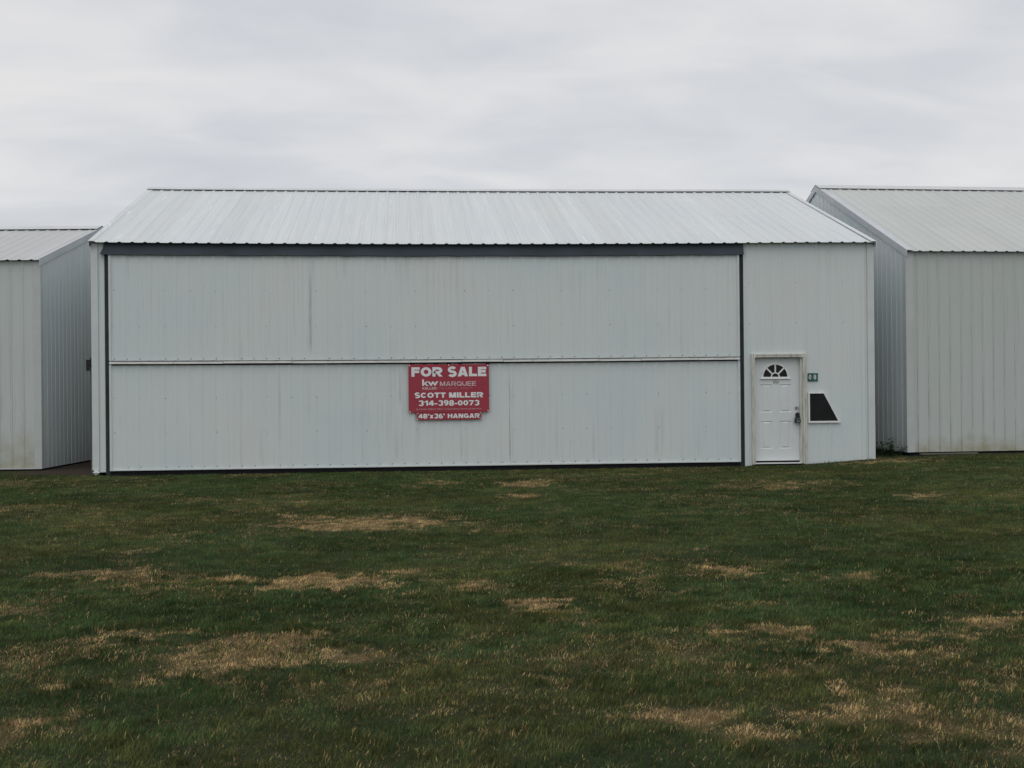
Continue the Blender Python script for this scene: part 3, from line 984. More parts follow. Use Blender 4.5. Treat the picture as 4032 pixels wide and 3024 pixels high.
# ------------------------------------------------------------------ lettering
def lettering(name, text, x0, x1, z0, z1, y, mat, parent, bold=0.0, shear=0.0, space=1.0):
    """fit a line of text into a rectangle on a vertical plane facing -y"""
    cu = bpy.data.curves.new(name, 'FONT')
    cu.body = text
    cu.size = 1.0
    cu.offset = bold
    cu.shear = shear
    cu.space_character = space
    cu.resolution_u = 4
    cu.fill_mode = 'BOTH'
    cu.extrude = 0.02
    o = bpy.data.objects.new(name, cu)
    COL.objects.link(o)
    bpy.context.view_layer.update()
    ev = o.evaluated_get(bpy.context.evaluated_depsgraph_get())
    src = bpy.data.meshes.new_from_object(ev)
    bpy.data.objects.remove(o)
    bpy.data.curves.remove(cu)
    co = np.empty(len(src.vertices) * 3, np.float32)
    src.vertices.foreach_get('co', co)
    co = co.reshape(-1, 3)
    mn, mx = co.min(0), co.max(0)
    t = (co - mn) / np.maximum(mx - mn, 1e-6)
    out = np.stack([x0 + t[:, 0] * (x1 - x0), y - t[:, 2] * 0.0015, z0 + t[:, 1] * (z1 - z0)], 1)
    src.vertices.foreach_set('co', out.astype(np.float32).ravel())
    src.materials.clear()
    src.materials.append(mat)
    src.update()
    src.name = name
    ob = bpy.data.objects.new(name, src)
    COL.objects.link(ob)
    ob.parent = parent
    return ob


def ell(cx, cz, rx, rz, a0, a1, n=18):
    return [(cx + rx * math.cos(math.radians(a0 + (a1 - a0) * k / n)), cz + rz * math.sin(math.radians(a0 + (a1 - a0) * k / n))) for k in range(n + 1)]


def glyph(ch, t):
    """heavy sans letter of height 1: width, stroked centre lines, filled polygons"""
    a = t / 2
    w = {'I': t * 1.05, 'M': 1.0, 'O': 0.95, 'Q': 0.95, 'G': 0.92, 'C': 0.88, '1': 0.52, 'T': 0.80, 'L': 0.72, 'F': 0.74, 'E': 0.76, 'A': 0.94,
         "'": t, '-': 0.40, ' ': 0.32, 'x': 0.66, 'S': 0.80, 'R': 0.88, 'K': 0.90, 'N': 0.86, 'H': 0.86, 'U': 0.86}.get(ch, 0.74)
    S, P = [], []
    ry = (0.5 - a + a / 2) / 2
    if ch in 'OQ0':
        S = [(ell(w / 2, 0.5, w / 2 - a, 0.5 - a, 0, 360, 30)[:-1], True)]
        if ch == 'Q':
            P = [[(w * 0.52, 0.26), (w * 0.68, 0.36), (w + 0.02, 0.02), (w * 0.84, -0.06)]]
    elif ch in 'EF':
        S = [([(a, 0), (a, 1 - a), (w, 1 - a)], False), ([(a, 0.52), (w * 0.93, 0.52)], False)]
        if ch == 'E':
            S.append(([(a, a), (w, a)], False))
    elif ch == 'L':
        S = [([(a, 1), (a, a), (w, a)], False)]
    elif ch == 'I':
        S = [([(w / 2, 0), (w / 2, 1)], False)]
    elif ch == 'T':
        S = [([(0, 1 - a), (w, 1 - a)], False), ([(w / 2, 0), (w / 2, 1 - a)], False)]
    elif ch == 'H':
        S = [([(a, 0), (a, 1)], False), ([(w - a, 0), (w - a, 1)], False), ([(a, 0.52), (w - a, 0.52)], False)]
    elif ch == 'U':
        S = [([(a, 1), (a, 0.42)] + ell(w / 2, 0.42, w / 2 - a, 0.42 - a, 180, 360, 14)[1:] + [(w - a, 1)], False)]
    elif ch == 'R':
        S = [([(a, 0), (a, 1 - a), (w * 0.56, 1 - a)] + ell(w * 0.56, 0.70 - a / 3, w * 0.44 - a, 0.30 - a * 0.67, 90, -90, 12)[1:] + [(a, 0.40 + a / 3)], False)]
        P = [[(w * 0.36, 0.42), (w * 0.66, 0.42), (w + 0.03, 0.0), (w - t * 1.12, 0.0)]]
    elif ch == 'K':
        S = [([(a, 0), (a, 1)], False)]
        P = [[(t * 0.8, 0.30), (t * 0.8, 0.58), (w - t * 1.25, 1), (w, 1)], [(t * 1.2, 0.56), (t * 1.9, 0.72), (w + 0.02, 0), (w - t * 1.2, 0)]]
    elif ch == 'S':
        S = [(ell(w / 2, 0.5 + ry, w / 2 - a, ry, 25, 270, 20) + ell(w / 2, 0.5 - ry, w / 2 - a, ry, 90, -155, 20)[1:], False)]
    elif ch == 'C':
        S = [(ell(w / 2, 0.5, w / 2 - a, 0.5 - a, 40, 320, 26), False)]
    elif ch == 'G':
        S = [(ell(w / 2, 0.5, w / 2 - a, 0.5 - a, 40, 318, 26), False), ([(w * 0.55, 0.44), (w - a, 0.44), (w - a, 0.06)], False)]
    elif ch == 'A':
        P = [[(0, 0), (t * 1.15, 0), (w / 2 + t * 0.30, 1), (w / 2 - t * 0.62, 1)], [(w - t * 1.15, 0), (w, 0), (w / 2 + t * 0.62, 1), (w / 2 - t * 0.30, 1)]]
        S = [([(w * 0.24, 0.27), (w * 0.76, 0.27)], False)]
    elif ch == 'M':
        S = [([(a, 0), (a, 1)], False), ([(w - a, 0), (w - a, 1)], False)]
        P = [[(0, 1), (w / 2 - t * 0.5, 0), (w / 2 + t * 0.42, 0), (t * 1.35, 1)], [(w - t * 1.35, 1), (w / 2 - t * 0.42, 0), (w / 2 + t * 0.5, 0), (w, 1)]]
    elif ch == 'N':
        S = [([(a, 0), (a, 1)], False), ([(w - a, 0), (w - a, 1)], False)]
        P = [[(0, 1), (w - t * 1.25, 0), (w, 0), (t * 1.25, 1)]]
    elif ch == '1':
        S = [([(w - a, 0), (w - a, 1)], False)]
        P = [[(0, 0.58), (0, 0.76), (w - t * 0.9, 1.0), (w - t * 0.4, 0.86)]]
    elif ch == '3':
        S = [(ell(w / 2, 0.5 + ry, w / 2 - a, ry, 160, -80, 20), False), (ell(w / 2, 0.5 - ry, w / 2 - a, ry, 80, -160, 20), False)]
    elif ch == '8':
        S = [(ell(w / 2, 0.5 + ry, w / 2 - a * 1.15, ry, 0, 360, 20)[:-1], True), (ell(w / 2, 0.5 - ry, w / 2 - a, ry, 0, 360, 20)[:-1], True)]
    elif ch in '69':
        f = [(ell(w / 2, 0.5 - ry, w / 2 - a, ry * 1.05, 0, 360, 22)[:-1], True), (ell(w / 2, 0.5, w / 2 - a, 0.5 - a, 50, 190, 16), False)]
        S = f if ch == '6' else [([(w - x, 1 - z) for x, z in p], c) for p, c in f]
    elif ch == '4':
        S = [([(w * 0.72, 0), (w * 0.72, 1)], False), ([(0, 0.30), (w, 0.30)], False)]
        P = [[(0, 0.22), (0, 0.42), (w * 0.50, 1), (w * 0.72, 1), (w * 0.72, 0.86), (t * 1.0, 0.36)]]
    elif ch == '7':
        S = [([(0, 1 - a), (w, 1 - a)], False)]
        P = [[(w * 0.16, 0), (w * 0.16 + t * 1.1, 0), (w, 0.86), (w, 1 - t), (w - t * 1.1, 1 - t)]]
    elif ch == 'x':
        P = [[(0, 0), (t * 1.25, 0), (w, 0.74), (w - t * 1.25, 0.74)], [(w - t * 1.25, 0), (w, 0), (t * 1.25, 0.74), (0, 0.74)]]
    elif ch == "'":
        S = [([(w / 2, 0.66), (w / 2, 1)], False)]
    elif ch == '-':
        S = [([(0, 0.36), (w, 0.36)], False)]
    return w, S, P


def heavy(name, text, x0, x1, z0, z1, y, mat, parent, t=0.25, gap=0.085):
    """a line of heavy block capitals printed on a board, fitted into a rectangle"""
    quads, pen, lay = [], 0.0, 0
    for ch in text:
        w_, S, P = glyph(ch, t)
        for pts, closed in S:
            n = len(pts)
            L, Rr = [], []
            for k in range(n):
                p = Vector(pts[k])
                pa = Vector(pts[k - 1]) if (k > 0 or closed) else None
                pb = Vector(pts[(k + 1) % n]) if (k < n - 1 or closed) else None
                d0 = (p - pa).normalized() if pa is not None else None
                d1 = (pb - p).normalized() if pb is not None else None
                if d0 is None:
                    d0 = d1
                if d1 is None:
                    d1 = d0
                n0, n1 = Vector((-d0.y, d0.x)), Vector((-d1.y, d1.x))
                m = (n0 + n1)
                m = m.normalized() if m.length > 1e-6 else n0
                k_ = (t / 2) / max(0.45, m.dot(n0))
                L.append(p + m * k_)
                Rr.append(p - m * k_)
            for k in range(n if closed else n - 1):
                j = (k + 1) % n
                quads.append(([(q.x + pen, q.y) for q in (Rr[k], Rr[j], L[j], L[k])], lay % 5))
            lay += 1
        for pts in P:
            quads.append(([(x + pen, z) for x, z in pts], lay % 5))
            lay += 1
        pen += w_ + gap
    wt_ = pen - gap
    mb = MB()
    for q, l_ in quads:
        mb.add([(x0 + x / wt_ * (x1 - x0), y - 0.0003 - 0.00025 * l_, z0 + z * (z1 - z0)) for x, z in q])
    return mb.build(name, mat, parent)


SAGZ = sag(6.47, 0, 1.5)


def shift(root, dz):
    root.location.z += dz


sg = thing('sale_sign', 'large dark red for sale sign with white lettering on the wide hangar door', 'sign', (6.477, -0.085, 1.05))
sx, sy, sz = 6.477, -0.085, 1.05


def L_(x):
    return x - sx


p = MB()
p.hexa([(-0.750, 0, 0.0), (0.749, 0, 0.006), (0.747, 0, 0.893), (-0.749, 0, 0.899), (-0.750, 0.006, 0.0), (0.749, 0.006, 0.006), (0.747, 0.006, 0.893), (-0.749, 0.006, 0.899)])
p.build('board', M_RED, sg)
YT = -0.0012
heavy('lettering', 'FOR', L_(5.784), L_(6.357), 1.720 - sz, 1.896 - sz, YT, M_SIGNW, sg, 0.27)
heavy('lettering', 'SALE', L_(6.459), L_(7.176), 1.720 - sz, 1.896 - sz, YT, M_SIGNW, sg, 0.27)
lettering('lettering', 'kw', L_(5.982), L_(6.279), 1.546 - sz, 1.669 - sz, YT, M_SIGNW, sg, 0.02)
heavy('lettering', 'MARQUEE', L_(6.310), L_(6.982), 1.545 - sz, 1.627 - sz, YT, M_SIGNP, sg, 0.16, 0.12)
heavy('lettering', 'KELLER', L_(5.981), L_(6.246), 1.481 - sz, 1.523 - sz, YT, M_SIGNP, sg, 0.22, 0.12)
lettering('lettering', 'WILLIAMS.', L_(6.256), L_(6.655), 1.481 - sz, 1.521 - sz, YT, M_SIGNF, sg, 0.0)
lettering('lettering', 'REALTY', L_(6.700), L_(6.925), 1.481 - sz, 1.521 - sz, YT, M_SIGNF, sg, 0.0)
heavy('lettering', 'SCOTT', L_(5.841), L_(6.417), 1.326 - sz, 1.423 - sz, YT, M_SIGNW, sg, 0.26)
heavy('lettering', 'MILLER', L_(6.478), L_(7.114), 1.326 - sz, 1.423 - sz, YT, M_SIGNW, sg, 0.26)
heavy('lettering', '314-', L_(5.909), L_(6.260), 1.180 - sz, 1.275 - sz, YT, M_SIGNW, sg, 0.24)
heavy('lettering', '398-', L_(6.276), L_(6.629), 1.180 - sz, 1.275 - sz, YT, M_SIGNW, sg, 0.24)
heavy('lettering', '0073', L_(6.638), L_(7.041), 1.180 - sz, 1.275 - sz, YT, M_SIGNW, sg, 0.24)
lettering('lettering', 'Each Keller Williams Office is Independently Owned and Operated.', L_(5.869), L_(7.082), 1.100 - sz, 1.127 - sz, YT, M_SIGNP, sg, 0.008)
for gx_, gz_ in ((-0.728, 0.878), (0.0, 0.882), (0.726, 0.872), (-0.728, 0.020), (0.726, 0.026)):
    g_ = MB()
    g_.cyl((gx_, -0.006, gz_), 0.012, 0.006, 'y', 10)
    g_.build('grommet', M_SIGNW, sg)
for xa, xb in ((-0.715, -0.640), (-0.490, -0.405), (-0.275, -0.190), (-0.040, 0.035), (0.185, 0.255), (0.690, 0.755)):
    g_ = MB()
    g_.box((xa, 0.001, 0.880), (xb, 0.055, 0.928 if xa < 0.5 else 0.920))
    g_.build('clip', M_BLACK, sg)  # not real clips: black blocks drawn for the dark gap behind the sign
shift(sg, sag(6.47, 0, 1.9))

rs = thing('rider_sign', 'small dark red strip sign reading hangar size, hung directly under the for sale board', 'sign', (6.477, -0.079, 0.908))
p = MB()
p.hexa([(-0.602, 0, 0.0), (0.599, 0, 0.003), (0.599, 0, 0.155), (-0.600, 0, 0.155), (-0.602, 0.005, 0.0), (0.599, 0.005, 0.003), (0.599, 0.005, 0.155), (-0.600, 0.005, 0.155)])
p.build('board', M_RED, rs)
heavy('lettering', "48'x36'", L_(5.907), L_(6.396), 0.031, 0.114, YT, M_SIGNW, rs, 0.24)
heavy('lettering', 'HANGAR', L_(6.450), L_(7.044), 0.031, 0.114, YT, M_SIGNW, rs, 0.25)
for gx_, gz_ in ((-0.585, 0.015), (-0.582, 0.120), (0.582, 0.125), (0.582, 0.020)):
    g_ = MB()
    g_.cyl((gx_, -0.006, gz_), 0.010, 0.006, 'y', 10)
    g_.build('grommet', M_SIGNW, rs)
shift(rs, sag(6.47, 0, 1.2))

ns = thing('number_sign', 'small green number plate reading 08 on the wall right of the entry door', 'number sign', (13.435, -0.022, 1.555))
p = MB()
p.hexa([(-0.099, 0, 0.0), (0.098, 0, 0.002), (0.099, 0, 0.153), (-0.099, 0, 0.155), (-0.099, 0.006, 0.0), (0.098, 0.006, 0.002), (0.099, 0.006, 0.153), (-0.099, 0.006, 0.155)])
p.build('plate', M_GREEN, ns)
heavy('lettering', '0', -0.079, -0.032, 0.036, 0.120, YT, M_SIGNW, ns, 0.17)
heavy('lettering', '8', 0.016, 0.063, 0.036, 0.120, YT, M_SIGNW, ns, 0.16)

st = thing('sticker', 'small oval white sticker below the fan light of the entry door', 'sticker', (12.745, YS - 0.004, 1.545))
p = MB()
p.prism([(0.058 * math.cos(2 * math.pi * k / 28), 0.041 * math.sin(2 * math.pi * k / 28)) for k in range(28)], 0.0, 0.0035)
p.build('backing', M_INK, st)
p = MB()
p.prism([(0.053 * math.cos(2 * math.pi * k / 28), 0.036 * math.sin(2 * math.pi * k / 28)) for k in range(28)], -0.0015, -0.0003)
p.build('face', M_STICK, st)
lettering('lettering', 'I FLY', -0.042, 0.042, -0.016, 0.016, -0.0022, M_INK, st, 0.03)

# ------------------------------------------------------------------ left hangar
lh = thing('hangar', 'plain low white hangar at the left with pale roof and yellowed lower wall', 'hangar', (-1.3011, 1.3234, 0.0), -0.0716, group='row of white metal hangars')
LE, LR, LY = 4.0096, 5.1628, 3.8303
lsl = (LR - 0.045 - LE) / (LY + 0.09)


def ltop(y):
    yy = y if y <= LY else 2 * LY - y
    return LE + (yy + 0.09) * lsl - 0.03


LZB = 0.0115
XL = -12.2
w = MB()
sheet(w, (0, 0, 0), X, -Y, Z, XL, 0, LZB, ltop(0), -0.3303, h=0.013, mi=0)
sheet(w, (0, 0, 0), Y, X, Z, 0, 2 * LY, LZB, lambda u: ltop(u), 0.15, mi=1)
sheet(w, (XL, 0, 0), Y, -X, Z, 0, 2 * LY, LZB, lambda u: ltop(u), 0.15, mi=1, flip=True)
w.add([(XL, 2 * LY, LZB), (0, 2 * LY, LZB), (0, 2 * LY, ltop(0)), (XL, 2 * LY, ltop(0))][::-1])
w.build('wall', [M_WALL_L, M_SIDE_L], lh)
roof_parts(lh, XL - 0.03, 0.02, -0.09, LY, LE, LR, -0.3546, M_ROOF_L, 0.003, False, M_RIDGE, 0.40)
rake(lh, 0.02, 1, -0.09, LY, LE, LR, 0.135, 0.05, M_TRIM_G, False, 0.014)
rake(lh, XL - 0.03, -1, -0.09, LY, LE, LR, 0.135, 0.05, M_TRIM_G, False, 0.014)
fb = MB()
fb.box((XL + 0.05, 0.03, -0.3), (-0.03, 2 * LY - 0.03, 0.03))
fb.build('footing', M_BLACK, lh)
ct = MB()
ct.box((-0.115, -0.023, LZB), (0.02, -0.017, ltop(0) - 0.02))
ct.box((0.0165, -0.017, LZB), (0.022, 0.10, ltop(0) - 0.02))
ct.build('corner_trim', M_TRIM_N, lh)
bt = MB()
bt.box((XL, -0.020, LZB - 0.004), (0.0, 0.01, LZB + 0.016))
bt.build('base_trim', M_TRIM_N, lh)

# ------------------------------------------------------------------ right hangar
rh = thing('hangar', 'plain white hangar at the right with cream roof, tall gable and beige stained wall foot', 'hangar', (15.5965, 0.7199, 0.0), 0.0451, group='row of white metal hangars')
RE_, RR_, RY_ = 4.1117, 6.1941, 4.7625
rsl = (RR_ - 0.045 - RE_) / (RY_ + 0.10)


def rtop(y):
    yy = y if y <= RY_ else 2 * RY_ - y
    return RE_ + (yy + 0.10) * rsl - 0.03


RZB = 0.127
XR = 13.5
w = MB()
sheet(w, (0, 0, 0), X, -Y, Z, 0, XR, RZB, rtop(0), 0.227, h=0.014, mi=0)
sheet(w, (0, 0, 0), Y, -X, Z, 0, 2 * RY_, RZB, lambda u: rtop(u), 0.25, mi=1, flip=True)
sheet(w, (XR, 0, 0), Y, X, Z, 0, 2 * RY_, RZB, lambda u: rtop(u), 0.25, mi=1)
w.add([(0, 2 * RY_, RZB), (XR, 2 * RY_, RZB), (XR, 2 * RY_, rtop(0)), (0, 2 * RY_, rtop(0))][::-1])
w.build('wall', [M_WALL_R, M_SIDE_R], rh)
roof_parts(rh, -0.02, XR + 0.03, -0.10, RY_, RE_, RR_, 0.241, M_ROOF_R, 0.003, False, M_RIDGE, 0.30)
rake(rh, -0.02, -1, -0.10, RY_, RE_, RR_, 0.135, 0.15, M_TRIM_G, False, 0.014)
rake(rh, XR + 0.03, 1, -0.10, RY_, RE_, RR_, 0.135, 0.15, M_TRIM_G, False, 0.014)
fb = MB()
fb.box((0.03, 0.03, -0.3), (XR - 0.05, 2 * RY_ - 0.03, 0.14))
fb.build('footing', M_BLACK, rh)
ct = MB()
ct.box((-0.02, -0.023, RZB), (0.14, -0.017, rtop(0) - 0.02))
ct.box((-0.022, -0.017, RZB), (-0.0165, 0.12, rtop(0) - 0.02))
ct.build('corner_trim', M_TRIM_N, rh)

# ------------------------------------------------------------------ small things
def lump(name, label, cat, c, s, mat, seed, n=2):
    import bmesh
    rr = random.Random(seed)
    bm = bmesh.new()
    bmesh.ops.create_icosphere(bm, subdivisions=n, radius=1.0)
    ph = [rr.uniform(0, 6.28) for _ in range(6)]
    for v in bm.verts:
        k = 1 + 0.16 * math.sin(v.co.x * 4 + ph[0]) + 0.14 * math.sin(v.co.y * 5 + ph[1]) + 0.12 * math.sin(v.co.z * 6 + ph[2]) + rr.uniform(-0.08, 0.08)
        v.co = Vector((v.co.x * s[0], v.co.y * s[1], v.co.z * s[2])) * k
    me_ = bpy.data.meshes.new(name)
    bm.to_mesh(me_)
    bm.free()
    me_.materials.append(mat)
    o = bpy.data.objects.new(name, me_)
    COL.objects.link(o)
    o.location = c
    o['label'] = label
    o['category'] = cat
    return o


lump('stone', 'rough white lump at the foot of the middle hangar\'s left corner', 'stone', (0.055, -0.055, 0.010), (0.062, 0.045, 0.045), M_STONE, 3)

ub = thing('utility_box', 'dark utility box with conduit in the narrow gap left of the middle hangar', 'utility box', (-0.02, 0.24, 0.0))
p = MB()
p.box((-0.150, -0.06, 1.950), (-0.008, 0.06, 2.070))
p.box((-0.150, -0.055, 1.865), (-0.105, 0.055, 1.950))
p.box((-0.085, -0.03, 2.070), (-0.030, 0.03, 2.105))
p.build('box_body', M_BOX, ub)
p = MB()
p.cyl((-0.062, 0.0, -0.1), 0.028, 2.05, 'z', 12)  # dark vertical cylinder from the box down to the ground
p.build('upright', M_UPRIGHT, ub)

pl = thing('plank', 'thin weathered plank lying along the foot of the right hangar', 'plank', (16.4, 0.62, 0.115), 0.10)
p = MB()
p.box((-0.62, -0.05, -0.03), (0.60, 0.04, -0.004))
p.build('board', M_PLANK, pl)

# weed bush in the gap by the right hangar
bush = thing('weed_bush', 'dark green weed clump in the gap between middle and right hangars', 'bush', (15.25, 0.85, 0.06))
m_leaf, nt, b = new_mat("dark_weed_leaf")
tc = N(nt, 'ShaderNodeTexCoord').outputs['Object']
f = noise(nt, tc, 14.0, 3)
nt.links.new(mixc(nt, f, (0.018, 0.034, 0.014), (0.05, 0.08, 0.032)), b.inputs['Base Color'])
b.inputs['Roughness'].default_value = 0.6
b.inputs['Specular IOR Level'].default_value = 0.2
lf, stx = MB(), MB()
rr = random.Random(5)
for s in range(46):
    bx, by = rr.gauss(0, 0.13), rr.gauss(0, 0.14)
    hh = rr.uniform(0.13, 0.36) * (1.0 - 0.9 * abs(bx + 0.03))
    lx, ly = bx * 0.6 + rr.uniform(-.05, .05), by * 0.5 + rr.uniform(-.05, .05)
    A = Vector((bx, by, -0.03))
    T = Vector((bx + lx, by + ly, hh))
    sd = Vector((0.004, 0, 0))
    stx.add([A - sd, A + sd, T])
    stx.add([A - Vector((0, .004, 0)), A + Vector((0, .004, 0)), T])
    for k in range(16):
        t = rr.uniform(0.12, 1.0)
        P = A.lerp(T, t)
        a = rr.uniform(0, 6.283)
        d_ = Vector((math.cos(a), math.sin(a), rr.uniform(-0.2, 0.9))).normalized()
        s_ = Vector((-math.sin(a), math.cos(a), rr.uniform(-.4, .4))).normalized()
        ln, wd_ = rr.uniform(0.03, 0.075), rr.uniform(0.008, 0.018)
        lf.add([P, P + d_ * ln * 0.5 - s_ * wd_, P + d_ * ln, P + d_ * ln * 0.5 + s_ * wd_])
lf.build('leaves', m_leaf, bush)
stx.build('stems', m_leaf, bush)

# ------------------------------------------------------------------ grass
CAMX, CAMY = 5.6401, -23.6909


def scatter(n):
    """points over the lawn, denser (per square metre) nearer the road side"""
    xs_, ys_ = [], []
    tot = 0
    while tot < n:
        d = np.sqrt(RNG.uniform(4.6 ** 2, 27.5 ** 2, n * 2))
        s = RNG.uniform(-1, 1, n * 2) * (0.415 * d + 2.0)
        keep = RNG.uniform(0, 1, n * 2) < (0.415 * d + 2.0) / (0.415 * d + 0.0001) * 0.35
        y = CAMY + d
        x = CAMX + 0.0854 * d + s
        # thin out with distance
        keep &= RNG.uniform(0, 1, n * 2) < np.clip(1.35 - d / 20.0, 0.42, 1)
        # keep clear of the buildings
        inm = (x > -0.02) & (x < 14.65) & (y > -0.02)
        ld = (y - 1.3234) - (x + 1.3011) * math.tan(-0.0716)
        inl = (x < -1.28) & (ld > -0.01)
        rd = (y - 0.7199) - (x - 15.5965) * math.tan(0.0451)
        inr = (x > 15.58) & (rd > -0.01)
        keep &= ~(inm | inl | inr) & (y < 3.6)
        keep &= RNG.uniform(0, 1, n * 2) > soil_mask(x, y) * 1.05
        # a worn strip under the wide door and along the left hangar
        keep &= ~((y > -0.06 - 0.09 * vnoise(x * 2.3, y * 0 + 3, 7)) & (x > 0.18) & (x < 13.2))
        keep &= ~((ld > -0.16 - 0.14 * vnoise(x * 2.0, y * 0 + 5, 8)) & (x < -1.2))
        keep &= ~((rd > -0.07 - 0.10 * vnoise(x * 2.6, y * 0 + 9, 6)) & (x > 15.6))
        xs_.append(x[keep])
        ys_.append(y[keep])
        tot += keep.sum()
    return np.concatenate(xs_)[:n], np.concatenate(ys_)[:n]


NB = 1500000
bx, by = scatter(NB)
dist = by - CAMY
dry = dry_mask(bx, by)
isdry = RNG.uniform(0, 1, NB) < np.clip(dry * 1.2 - 0.03 + 0.35 * (cn(bx, by, 14.0, 151, 2) - 0.55) * (dry > 0.15), 0.065, 0.92)
# worn patches are thin
keep = RNG.uniform(0, 1, NB) > np.clip(dry - 0.35, 0, 1) * 0.25
bx, by, dist, dry, isdry = bx[keep], by[keep], dist[keep], dry[keep], isdry[keep]
NB = len(bx)
clump = fbm(bx, by, 3.2, 91, 3)
tuft = cn(bx, by, 10.0, 95, 2) ** 1.5
hh = (0.013 + 0.012 * clump + 0.019 * tuft + 0.006 * RNG.uniform(0, 1, NB)) * RNG.uniform(0.6, 1.2, NB)
hh *= 1 - 0.45 * sstep(-0.55, -0.15, by)
hh *= np.where(isdry, 0.85, 1.0) * (1 - 0.25 * dry)
# taller growth against the right hand wall and the building feet
wallw = (by > -0.16) & (bx > 13.3) & (bx < 14.7) & (by < 0)
foot = (by > -0.10) & (by < 0)
tall = RNG.uniform(0, 1, NB)
hh = np.where(wallw & (tall < 0.28), hh * RNG.uniform(1.6, 3.6, NB), hh)
hh = np.where(foot & ~wallw & (tall < 0.08), hh * 1.4, hh)
stray = RNG.uniform(0, 1, NB) < 0.005
hh = np.where(stray, hh * 1.7, hh)
wid = np.clip(0.0011 + 0.00014 * dist, 0.0016, 0.0046) * RNG.uniform(0.7, 1.3, NB)
az = RNG.uniform(0, 2 * np.pi, NB)
lean = RNG.uniform(0.15, 0.95, NB) * hh * np.where(isdry, 1.25, 1.0)
windx, windy = 0.25 * hh, 0.05 * hh
lx, ly = np.cos(az) * lean + windx, np.sin(az) * lean + windy
fa_ = az + np.pi / 2 + RNG.uniform(-0.7, 0.7, NB)
wx, wy = np.cos(fa_) * wid, np.sin(fa_) * wid
gz = ground_z(bx, by) - 0.006
# colour of each blade
lowf = fbm(bx, by, 0.45, 101, 4)
midf = fbm(bx, by, 1.9, 111, 4)
rnd = RNG.uniform(0, 1, NB)
olive = np.clip(sstep(0.42, 0.62, lowf) * 0.45 + sstep(-14.0, -18.5, by) * 0.15 + (cn(bx, by, 2.0, 113) - 0.5) * 0.55 + (cn(bx, by, 8.0, 117) - 0.5) * 0.5 + 0.12 + (rnd - 0.5) * 0.5, 0, 1)
gA = np.array([0.062, 0.104, 0.040])
gB = np.array([0.118, 0.130, 0.044])
col = gA * (1 - olive[:, None]) + gB * olive[:, None]
tone = (0.84 + 0.38 * cn(bx, by, 1.0, 121)) * (0.74 + 0.54 * cn(bx, by, 6.5, 131))
col = col * (0.55 + 0.85 * RNG.uniform(0, 1, NB))[:, None] * tone[:, None]
dA = np.array([0.43, 0.305, 0.16])
dB = np.array([0.19, 0.125, 0.062])
dC = np.array([0.36, 0.30, 0.11])
q = (RNG.uniform(0, 1, NB) - 0.25 * sstep(0.4, 0.8, dry) + 0.22 * sstep(-15.0, -17.5, by) * (dry < 0.5))[:, None]  # more dark brown dry blades near the camera, put in to darken the foreground
dcol = np.where(q < 0.48, dA, np.where(q < 0.66, dC, dB)) * ((0.68 + 0.75 * RNG.uniform(0, 1, NB)) * (1.0 + 0.20 * sstep(0.4, 0.8, dry)) * (0.62 + 0.75 * cn(bx, by, 11.0, 141, 2)))[:, None]
col = np.where(isdry[:, None], dcol, col)

near = dist < 10.5


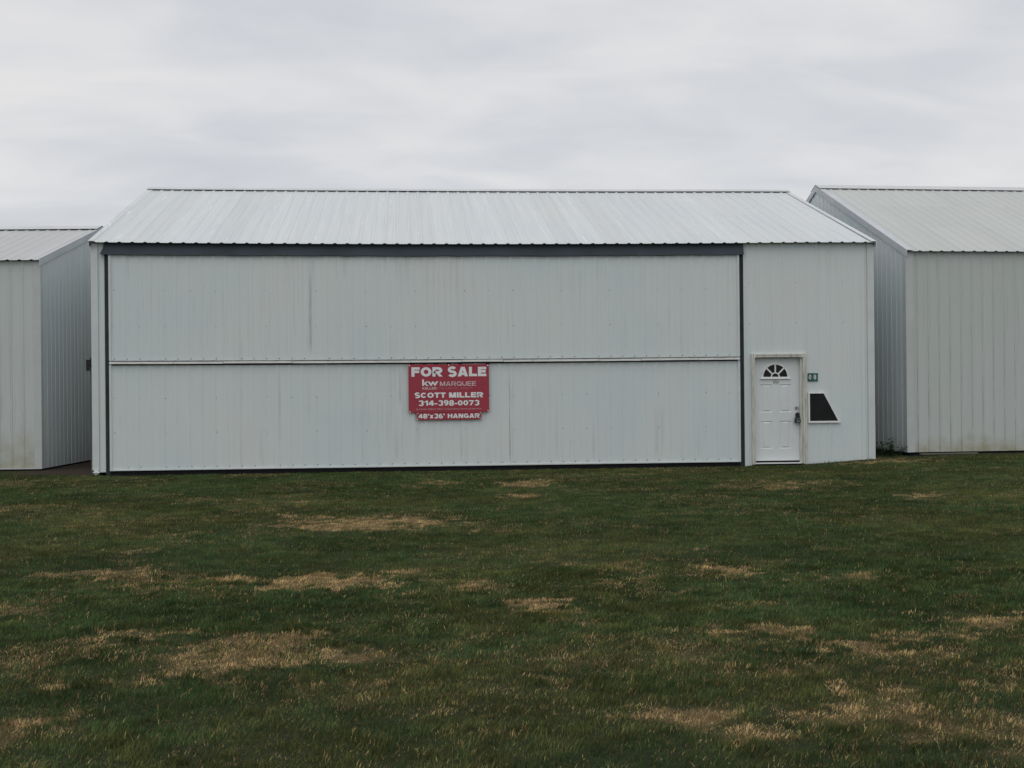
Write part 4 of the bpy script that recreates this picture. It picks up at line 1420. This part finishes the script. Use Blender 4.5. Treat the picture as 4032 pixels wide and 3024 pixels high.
def blades(sel, full):
    n = int(sel.sum())
    X_, Y_, Z_ = bx[sel], by[sel], gz[sel]
    H, WX, WY, LX, LY_ = hh[sel], wx[sel], wy[sel], lx[sel], ly[sel]
    if full:
        a = np.stack([X_ - WX, Y_ - WY, Z_], 1)
        b_ = np.stack([X_ + WX, Y_ + WY, Z_], 1)
        mx, my, mz = X_ + LX * 0.33, Y_ + LY_ * 0.33, Z_ + H * 0.62
        c_ = np.stack([mx - WX * 0.8, my - WY * 0.8, mz], 1)
        d_ = np.stack([mx + WX * 0.8, my + WY * 0.8, mz], 1)
        t_ = np.stack([X_ + LX, Y_ + LY_, Z_ + H], 1)
        v = np.stack([a, b_, c_, d_, t_], 1).reshape(-1, 3)
        base = (np.arange(n) * 5)[:, None]
        tri = (base[:, :, None] + np.array([[0, 1, 3], [0, 3, 2], [2, 3, 4]])[None]).reshape(-1, 3)
        cc = np.repeat(col[sel], 5, 0)
    else:
        a = np.stack([X_ - WX, Y_ - WY, Z_], 1)
        b_ = np.stack([X_ + WX, Y_ + WY, Z_], 1)
        t_ = np.stack([X_ + LX * 0.8, Y_ + LY_ * 0.8, Z_ + H], 1)
        v = np.stack([a, b_, t_], 1).reshape(-1, 3)
        tri = np.arange(n * 3).reshape(-1, 3)
        cc = np.repeat(col[sel], 3, 0)
    return v, tri, cc


v1, t1_, c1_ = blades(near, True)
v2, t2_, c2_ = blades(~near, False)
V = np.concatenate([v1, v2]).astype(np.float32)
T = np.concatenate([t1_, t2_ + len(v1)]).astype(np.int32)
CC = np.concatenate([c1_, c2_]).astype(np.float32)
me = bpy.data.meshes.new("grass")
me.vertices.add(len(V))
me.vertices.foreach_set('co', V.ravel())
me.loops.add(len(T) * 3)
me.loops.foreach_set('vertex_index', T.ravel())
me.polygons.add(len(T))
me.polygons.foreach_set('loop_start', np.arange(0, len(T) * 3, 3, dtype=np.int32))
me.update(calc_edges=True)
att = me.attributes.new("blade", 'FLOAT_COLOR', 'POINT')
att.data.foreach_set('color', np.concatenate([CC, np.ones((len(CC), 1), np.float32)], 1).ravel())
grass = bpy.data.objects.new("grass", me)
COL.objects.link(grass)
grass['kind'] = 'stuff'
grass['label'] = 'short green mown lawn grass with tan dry patches in front of the hangars'
grass['category'] = 'grass'
gm = bpy.data.materials.new("grass_blade")
gm.use_nodes = True
nt = gm.node_tree
nt.nodes.clear()
out = N(nt, 'ShaderNodeOutputMaterial')
at = N(nt, 'ShaderNodeAttribute', attribute_name='blade')
df_ = N(nt, 'ShaderNodeBsdfDiffuse')
tr_ = N(nt, 'ShaderNodeBsdfTranslucent')
mx_ = N(nt, 'ShaderNodeMixShader')
mx_.inputs[0].default_value = 0.3
nt.links.new(at.outputs['Color'], df_.inputs['Color'])
nt.links.new(at.outputs['Color'], tr_.inputs['Color'])
nt.links.new(df_.outputs[0], mx_.inputs[1])
nt.links.new(tr_.outputs[0], mx_.inputs[2])
nt.links.new(mx_.outputs[0], out.inputs[0])
me.materials.append(gm)
